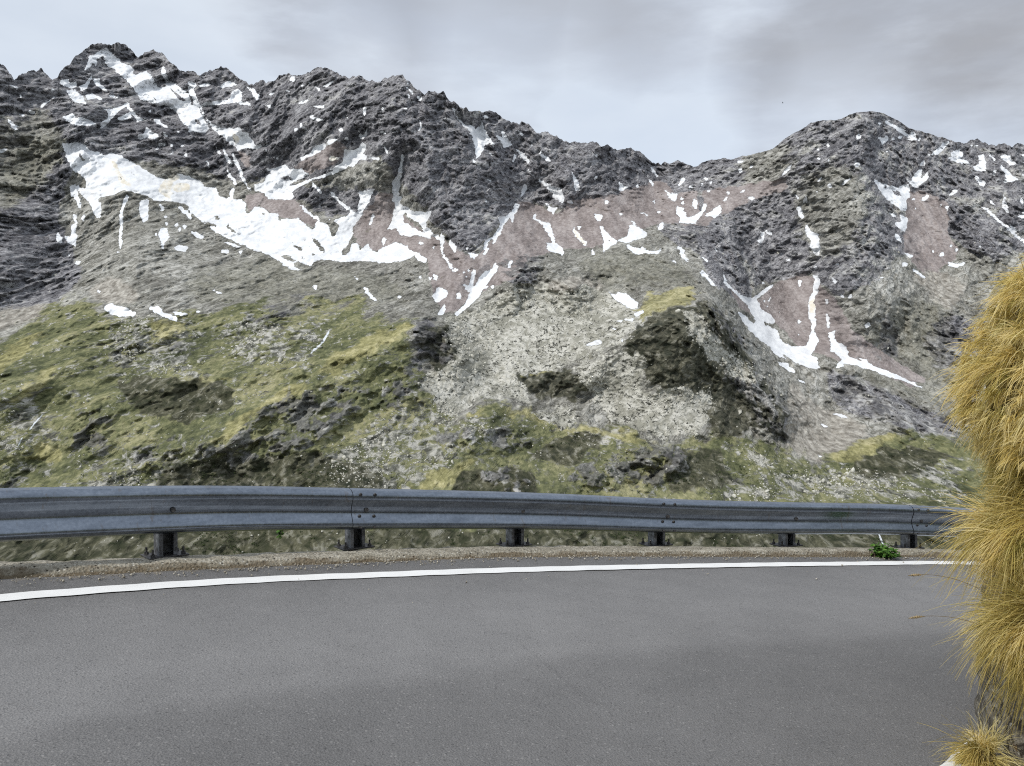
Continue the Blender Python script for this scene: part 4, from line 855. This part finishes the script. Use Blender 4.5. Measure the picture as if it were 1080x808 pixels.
def tussock(name, label, C, R, n, length, width, flow, nrm_w, droop, green=.1, tone=.5, core=.0, per=55, group='dry grass tussocks on the rock bank'):
    """a mound of thatch covered by overlapping dry blades"""
    C = np.array(C); R = np.array(R)
    root = bpy.data.objects.new(name, None); link(root); root.location = C
    root['label'] = label; root['category'] = 'grass tussock'; root['group'] = group
    # mound
    u = np.linspace(0, 2 * math.pi, 49); v_ = np.linspace(.02, math.pi - .02, 28)
    U, Vv = np.meshgrid(u, v_)
    S3 = np.stack([np.sin(Vv) * np.cos(U), np.sin(Vv) * np.sin(U), np.cos(Vv)], -1)
    rr = 1 + .16 * fbm((S3 * 2.2 + C).astype(np.float32), 3)
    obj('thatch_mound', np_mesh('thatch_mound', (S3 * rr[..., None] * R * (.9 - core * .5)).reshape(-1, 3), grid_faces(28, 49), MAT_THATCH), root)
    nt_ = max(8, n // per)
    s = pick_sphere(nt_ * 3)
    keep = (s[:, 0] < .5) & (s[:, 1] < .7)
    s = s[keep][:nt_]; T = len(s)
    lump = 1 + .16 * fbm((s * 2.2 + C).astype(np.float32), 3)
    tc = s * R * (lump * (1 - core) * (1 + .10 * np.clip(rng.normal(size=T), -1.5, .7)))[:, None]
    tdir = s / R * R.min() * nrm_w + np.array(flow)[None] + rng.normal(size=(T, 3)) * .38
    tdir /= np.linalg.norm(tdir, axis=1)[:, None]
    tlen = length * np.exp(.28 * rng.normal(size=T)); ttone = tone + .27 * rng.normal(size=T); tgr = np.clip(green + .30 * rng.normal(size=T) * (.4 + green * 2), 0, 1)
    k_ = rng.integers(0, T, n); m = n
    spread = .34
    d = tdir[k_] + rng.normal(size=(m, 3)) * spread
    roots = tc[k_] + rng.normal(size=(m, 3)) * .010
    ln = tlen[k_] * (.5 + .6 * rng.random(m))
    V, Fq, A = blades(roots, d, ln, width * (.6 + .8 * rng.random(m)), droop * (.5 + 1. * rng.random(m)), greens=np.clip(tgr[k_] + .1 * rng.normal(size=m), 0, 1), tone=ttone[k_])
    me = np_mesh('blades', V, Fq, MAT_GRASS, smooth=True); add_attr(me, 'blade', A)
    obj('blades', me, root)
    return root
def at(px, py, d): return ((px - 540) / 900 * d, d, CZ + (HOR - py) / 900 * d)
DB = 3.75
tussock('grass_tussock', 'largest golden dome of dry hanging grass at top of the bank', at(1164, 420, DB), (.45, .6, .68), 50000, .10, .0034, (-.45, -.25, -.3), .85, .55, green=.2, tone=.6, per=20)
tussock('grass_tussock', 'shaggy golden tussock spilling leftward over the guardrail end', at(1116, 566, DB - .08), (.27, .32, .16), 8500, .22, .0034, (-.5, -.15, .05), .9, .6, green=.22, tone=.58, core=.2, per=60)
tussock('grass_tussock', 'spiky straw tussock with green shoots just above the rock', at(1112, 666, DB - .2), (.22, .24, .11), 6500, .235, .0034, (-.5, -.15, .12), .9, .62, green=.3, tone=.62, core=.3, per=90)
tussock('grass_tussock', 'small drooping straw tussock beside the inner white line', at(1036, 797, DB - .12), (.06, .10, .06), 1500, .12, .003, (-.25, -.15, .2), .9, .6, green=.2, tone=.58, core=.3, per=90)
tussock('grass_tussock', 'tussock with grey green shoots, toned dark for the shaded gap between dome and shaggy clump', at(1108, 512, DB + .05), (.20, .25, .09), 1700, .16, .0034, (-.5, -.1, .25), .8, .5, green=.6, tone=.25, core=.3, per=60)  # low blade tone paints the shade of the recess into this clump

# ================================================================== SMALL PLANTS
g = G('green_leaf')
g.set(Base_Color=g.ramp(g.noise(g.pos(), 25., 4), [(.35, (.025, .07, .012)), (.5, (.06, .14, .02)), (.65, (.12, .22, .04))]), Roughness=.6)
MAT_LEAF = g.mat
g = G('yellow_petal'); g.set(Base_Color=(.75, .6, .05), Roughness=.6); MAT_PETAL = g.mat
def leafy(name, label, cat, base, spread, height, n, leaf, seed, flowers=0):
    r = random.Random(seed)
    root = bpy.data.objects.new(name, None); link(root); root.location = base; root['label'] = label; root['category'] = cat
    bm = bmesh.new(); bs = bmesh.new(); tops = []
    for k in range(n):
        a = r.uniform(0, 6.28); el = r.uniform(.25, 1.3)
        d = Vector((math.cos(a) * math.cos(el), math.sin(a) * math.cos(el), math.sin(el)))
        L = r.uniform(.45, 1.) * Vector((d.x * spread, d.y * spread, d.z * height)).length
        d2 = Vector((d.x * spread, d.y * spread, d.z * height)).normalized()
        tip = d2 * L; tops.append(tip)
        sdv = d2.cross(Vector((0, 0, 1))).normalized() * .0018
        q = [bs.verts.new(-sdv), bs.verts.new(sdv), bs.verts.new(tip + sdv * .5), bs.verts.new(tip - sdv * .5)]; bs.faces.new(q)
        for j in range(6):
            t = r.uniform(.3, 1.); c = tip * t
            la = r.uniform(0, 6.28); ld = Vector((math.cos(la), math.sin(la), r.uniform(-.3, .6))).normalized(); ll = leaf * r.uniform(.6, 1.2)
            s_ = ld.cross(Vector((r.uniform(-1, 1), r.uniform(-1, 1), 1))).normalized() * ll * .28
            up = Vector((0, 0, -ll * .15))
            vs = [bm.verts.new(c), bm.verts.new(c + ld * ll * .5 + s_), bm.verts.new(c + ld * ll + up), bm.verts.new(c + ld * ll * .5 - s_)]
            bm.faces.new(vs)
    bm_obj('stems', bs, MAT_LEAF, root); bm_obj('leaves', bm, MAT_LEAF, root)
    if flowers:
        tops.sort(key=lambda v: -v.z)
        for tip in tops[:flowers]:
            bf = bmesh.new()
            for k in range(8):
                a = k * .785; d = Vector((math.cos(a), math.sin(a), .25)) * .011; s_ = Vector((-math.sin(a), math.cos(a), 0)) * .004
                bf.faces.new([bf.verts.new(tip), bf.verts.new(tip + d * .6 + s_), bf.verts.new(tip + d), bf.verts.new(tip + d * .6 - s_)])
            bm_obj('flower', bf, MAT_PETAL, root)
def kz(x, y, h): return (x, y, zroad(x, y) + h)
leafy('leafy_weed', 'bright green leafy weed growing at the kerb front near the barrier end', 'weed', kz(3.72, 8.52, .0), .20, .17, 46, .07, 3)
leafy('flowering_weed', 'slender weed with yellow flowers standing behind the kerb', 'weed', kz(-1.78, 6.55, .05), .05, .26, 12, .03, 5, flowers=7)
# dry stalks leaning out of the bank over the road
g = G('dry_stalk'); g.set(Base_Color=(.30, .23, .13), Roughness=.7); MAT_STALK = g.mat
for (x0, y0, x1, y1, dd_, lab) in [(1034, 622, 958, 607, 3.7, 'thin dry stalk leaning out under the white line'), (1040, 662, 958, 652, 3.6, 'thin dry stalk with dark seed head drooping over the grey asphalt')]:
    a = np.array(at(x0, y0, dd_)); b = np.array(at(x1, y1, dd_ - .25)); c = (a + b) / 2 + np.array([0, 0, .05])
    tt = np.linspace(0, 1, 14)[:, None]; Pc = (1 - tt) ** 2 * a + 2 * tt * (1 - tt) * c + tt ** 2 * b
    root = bpy.data.objects.new('grass_stalk', None); link(root); root.location = a; root['label'] = lab; root['category'] = 'grass stalk'; root['group'] = 'dry stalks leaning out of the bank'
    bm = bmesh.new(); ring0 = None
    for k, q in enumerate(Pc - a):
        rr_ = .0017 * (1 - .5 * k / 13)
        ring = [bm.verts.new(Vector(q) + Vector((0, math.cos(t) * rr_, math.sin(t) * rr_))) for t in (0, 2.1, 4.2)]
        if ring0:
            for j in range(3): bm.faces.new([ring0[j], ring0[(j + 1) % 3], ring[(j + 1) % 3], ring[j]])
        ring0 = ring
    bm_obj('stem', bm, MAT_STALK, root)
    bm = bmesh.new(); ring0 = None; rs = random.Random(x0)
    for k in range(15):
        t = .80 + .2 * k / 14; q = Vector(((1 - t) ** 2 * a + 2 * t * (1 - t) * c + t ** 2 * b) - a)
        rr_ = .0055 * math.sin(math.pi * (k + .4) / 15) * (1.25 if k % 2 else .6)
        ring = [bm.verts.new(q + Vector((rs.uniform(-.002, .002), math.cos(u_) * rr_, math.sin(u_) * rr_ - .001))) for u_ in (0, 1.26, 2.5, 3.77, 5.03)]
        if ring0:
            for j in range(5): bm.faces.new([ring0[j], ring0[(j + 1) % 5], ring[(j + 1) % 5], ring[j]])
        ring0 = ring
    bm_obj('seed_head', bm, MAT_STALK, root)

# ---- loose boulders on the far slope, one mass
g = G('pale_boulder')
g.set(Base_Color=g.ramp(g.noise(g.pos(), 1 / 9., 4, .6), [(.35, (.24, .235, .2)), (.5, (.42, .41, .36)), (.65, (.58, .57, .5))]), Roughness=.95)
MAT_BOULDER = g.mat
ico = bmesh.new(); bmesh.ops.create_icosphere(ico, subdivisions=1, radius=1.)
IV = np.array([v.co[:] for v in ico.verts]); IF = np.array([[v.index for v in f.verts] for f in ico.faces]); ico.free()
prob = (.012 + m_bould * .8 + m_tal * .8 + .02 * m_grass) * np.clip(1 - 1.5 * m_snow - m_scree - m_yel, 0, 1) * (Yg > 250) * (Yg < 600) * (Xg > -20) * (Xg < 1100)
prob = prob * np.clip(.4 + 2.2 * fbm(P0 / 60. + 9, 3), .02, 2)
pr = prob[:nvis].ravel(); pick = rng.choice(len(pr), size=5200, replace=False, p=pr / pr.sum())
bpz = P[:nvis].reshape(-1, 3)[pick]; dsz = bpz[:, 1] / 900.
size = dsz * np.exp(rng.normal(size=len(pick)) * .5) * .8
rot = np.linalg.qr(rng.normal(size=(len(pick), 3, 3)))[0]
sq = np.stack([np.ones(len(pick)), .6 + .5 * rng.random(len(pick)), .5 + .4 * rng.random(len(pick))], 1)
BV = IV[None] * (1 + .25 * rng.normal(size=(len(pick), len(IV), 1)))
BV = np.einsum('nij,nkj->nki', rot, BV * sq[:, None]) * size[:, None, None] + bpz[:, None]
BF = IF[None] + (np.arange(len(pick)) * len(IV))[:, None, None]
obj('boulders', np_mesh('boulders', BV.reshape(-1, 3), BF.reshape(-1, 3), MAT_BOULDER, smooth=False), kind='stuff', label='pale loose boulders strewn over the lower slopes', category='boulders')
# ---- dwarf shrubs on the lower slope, one mass of leaf clumps
g = G('shrub_leaf')
g.set(Base_Color=g.ramp(g.noise(g.pos(), 1 / 7., 5, .6), [(.35, (.018, .028, .012)), (.5, (.036, .052, .02)), (.65, (.07, .09, .035))]), Roughness=.9)
MAT_SHRUB = g.mat
sp_ = (np.clip(m_veg, 0, 1) * .8 + .25) * m_grass * np.clip((Yg - 440) / 60, 0, 1) * (Xg > -20) * (Xg < 1100) * np.clip(1 - 2 * m_yel, 0, 1) * np.clip(.15 + 2 * fbm(P0 / 45. + 70, 2), 0, 2)
pr = sp_[:nvis].ravel(); pick = rng.choice(len(pr), size=1500, replace=False, p=pr / pr.sum())
cb = P[:nvis].reshape(-1, 3)[pick]; nl = 26
off = rng.normal(size=(len(pick), nl, 3)) * np.array([1.2, 1.2, .7]) * (cb[:, 1] / 900. * (.7 + .8 * rng.random(len(pick))))[:, None, None]
off[..., 2] = np.abs(off[..., 2]); cc_ = cb[:, None] + off
tri = rng.normal(size=(len(pick), nl, 3, 3)) * .55
SV = (cc_[:, :, None] + tri).reshape(-1, 3)
obj('shrubs', np_mesh('shrubs', SV, np.arange(len(SV)).reshape(-1, 3), MAT_SHRUB, smooth=False), kind='stuff', label='dark green dwarf shrubs on the lower slope behind the guardrail', category='shrubs')
# ---- gravel at the kerb foot
g = G('grit'); g.set(Base_Color=g.ramp(g.noise(g.pos(), 60., 2), [(.35, (.14, .12, .09)), (.65, (.5, .47, .4))]), Roughness=.9); MAT_GRIT = g.mat
ii = rng.integers(0, len(kerb), 3600); o = -.035 - np.abs(rng.normal(size=len(ii))) * .07
q = kerb[ii, :2] + n[ii] * o[:, None] + rng.normal(size=(len(ii), 2)) * .02
far = rng.random(len(ii)) < .10; q[far] += rng.normal(size=(far.sum(), 2)) * .5
okq = np.ones(len(ii), bool)
sz = .003 + .005 * rng.random(len(ii)) ** 2
GV = IV[None] * (1 + .3 * rng.normal(size=(len(ii), len(IV), 1))) * sz[:, None, None] + np.c_[q, zroad(q[:, 0], q[:, 1]) + .010][:, None]
# keep grit on the road side only
dq = ((q[:, None] - kerb[::5][None, :, :2]) ** 2).sum(-1).argmin(1); sgn = ((q - kerb[::5][dq, :2]) * n[::5][dq]).sum(1)
kk = sgn < -.02
GV = GV[kk]; GF = IF[None] + (np.arange(len(GV)) * len(IV))[:, None, None]
obj('gravel', np_mesh('gravel', GV.reshape(-1, 3), GF.reshape(-1, 3), MAT_GRIT, smooth=False), kind='stuff', label='loose grit along the foot of the kerb', category='gravel')
# ---- a far bird
g = G('bird_feather'); g.set(Base_Color=(.03, .03, .035), Roughness=.8); MAT_BIRD = g.mat
bm = bmesh.new()
bmesh.ops.create_uvsphere(bm, u_segments=10, v_segments=8, radius=.12)
for v in bm.verts: v.co = Vector((v.co.x * .8, v.co.y * 2.2, v.co.z * .8))
for s_ in (-1, 1):
    a = [bm.verts.new((s_ * .06, .12, .04)), bm.verts.new((s_ * .45, .16, .17)), bm.verts.new((s_ * .85, .0, .08)), bm.verts.new((s_ * .42, -.12, .15)), bm.verts.new((s_ * .06, -.12, .04))]
    bm.faces.new(a)
bm.faces.new([bm.verts.new((-.03, -.22, 0)), bm.verts.new((.03, -.22, 0)), bm.verts.new((.09, -.42, .01)), bm.verts.new((-.09, -.42, .01))])
o = bm_obj('bird', bm, MAT_BIRD); o.location = at(825.5, 108.5, 420); o.rotation_euler = (0, .3, 1.1)
o['label'] = 'tiny dark bird flying in the clouds above the col'; o['category'] = 'bird'

# ================================================================== SKY, SUN, CAMERA
SUN_EL, SUN_AZ = math.radians(45), math.radians(-140)      # azimuth from +Y towards +X: behind the camera to the left
w = bpy.data.worlds.new('World'); scene.world = w; w.use_nodes = True
nt = w.node_tree; nt.nodes.clear()
class GW(G):
    def __init__(s, nt): s.nt = nt
gw = GW(nt)
out = gw.n('ShaderNodeOutputWorld'); bg = gw.n('ShaderNodeBackground'); nt.links.new(bg.outputs[0], out.inputs[0])
sky = gw.n('ShaderNodeTexSky'); sky.sky_type = 'NISHITA'; sky.sun_disc = False
sky.sun_elevation = SUN_EL; sky.sun_rotation = SUN_AZ; sky.altitude = 2000
gen = gw.n('ShaderNodeTexCoord').outputs['Generated']
sx = gw.n('ShaderNodeSeparateXYZ'); nt.links.new(gen, sx.inputs[0])
den = gw.math('ADD', gw.math('MAXIMUM', sx.outputs[2], 0.), .22)
cmb = gw.n('ShaderNodeCombineXYZ'); gw.put(cmb.inputs[0], gw.math('DIVIDE', sx.outputs[0], den)); gw.put(cmb.inputs[1], gw.math('DIVIDE', sx.outputs[1], den))
cp = cmb.outputs[0]
gm = gw.map(gen, (1, 1, 3.2)); c1 = gw.noise(gm, 3.0, 7, .52, .1); c2 = gw.noise(gm, 7., 6, .56, .1)
def vdir(px, py):
    v = Vector(((px - 540) / 900, 1, (HOR - py) / 900)); return v.normalized()
def blob(px, py, r):
    vm = gw.n('ShaderNodeVectorMath'); vm.operation = 'DISTANCE'; nt.links.new(gen, vm.inputs[0]); vm.inputs[1].default_value = vdir(px, py)
    dd = gw.math('ADD', vm.outputs['Value'], gw.math('MULTIPLY', gw.math('SUBTRACT', c2, .5), r * 2.2))
    return gw.ss(dd, r * 1.55, -r * .1)
def addall(l):
    r = l[0]
    for q in l[1:]: r = gw.math('MAXIMUM', r, q)
    return r
darkb = addall([blob(430, 0, .14), blob(540, 18, .15), blob(650, 30, .13), blob(900, 30, .17), blob(1010, 40, .14), blob(820, 60, .09)])
brightb = addall([blob(520, 80, .10), blob(620, 110, .10), blob(700, 130, .08), blob(880, 110, .06), blob(390, 60, .05)])
shade = gw.math('ADD', gw.math('MULTIPLY', darkb, .66), gw.math('MULTIPLY', gw.math('SUBTRACT', c1, .5), .85))
shade = gw.math('SUBTRACT', shade, gw.math('MULTIPLY', brightb, .30))
ccol = gw.ramp(shade, [(.0, (.72, .775, .84)), (.3, (.58, .615, .67)), (.8, (.37, .376, .395))])
vs = gw.n('ShaderNodeVectorMath'); vs.operation = 'SCALE'; nt.links.new(ccol, vs.inputs[0]); vs.inputs['Scale'].default_value = 10.
cover = gw.math('ADD', .80, gw.math('MULTIPLY', gw.math('SUBTRACT', c1, .5), .5), True)
nt.links.new(gw.mix(cover, sky.outputs[0], vs.outputs[0]), bg.inputs[0]); bg.inputs[1].default_value = .1

sl = bpy.data.lights.new('sun', 'SUN'); sl.energy = 2.4; sl.angle = math.radians(4); sl.color = (1, .96, .9)
so = bpy.data.objects.new('sun', sl); link(so)
sd = Vector((math.sin(SUN_AZ) * math.cos(SUN_EL), math.cos(SUN_AZ) * math.cos(SUN_EL), math.sin(SUN_EL)))
so.rotation_euler = (-sd).to_track_quat('-Z', 'Y').to_euler(); so.location = (0, 0, 50)

cam = bpy.data.cameras.new('camera'); co = bpy.data.objects.new('camera', cam); link(co)
co.location = (0, 0, CZ); co.rotation_euler = (math.pi / 2, 0, 0)
cam.sensor_width = 36; cam.lens = 36 * F; cam.clip_start = .05; cam.clip_end = 20000
scene.camera = co
scene.view_settings.view_transform = 'Standard'; scene.view_settings.look = 'None'
scene.view_settings.exposure = 0.25; scene.view_settings.gamma = 1
scene.cycles.max_bounces = 6; scene.cycles.diffuse_bounces = 3
scene.cycles.use_denoising = False
scene.cycles.filter_width = 1.1
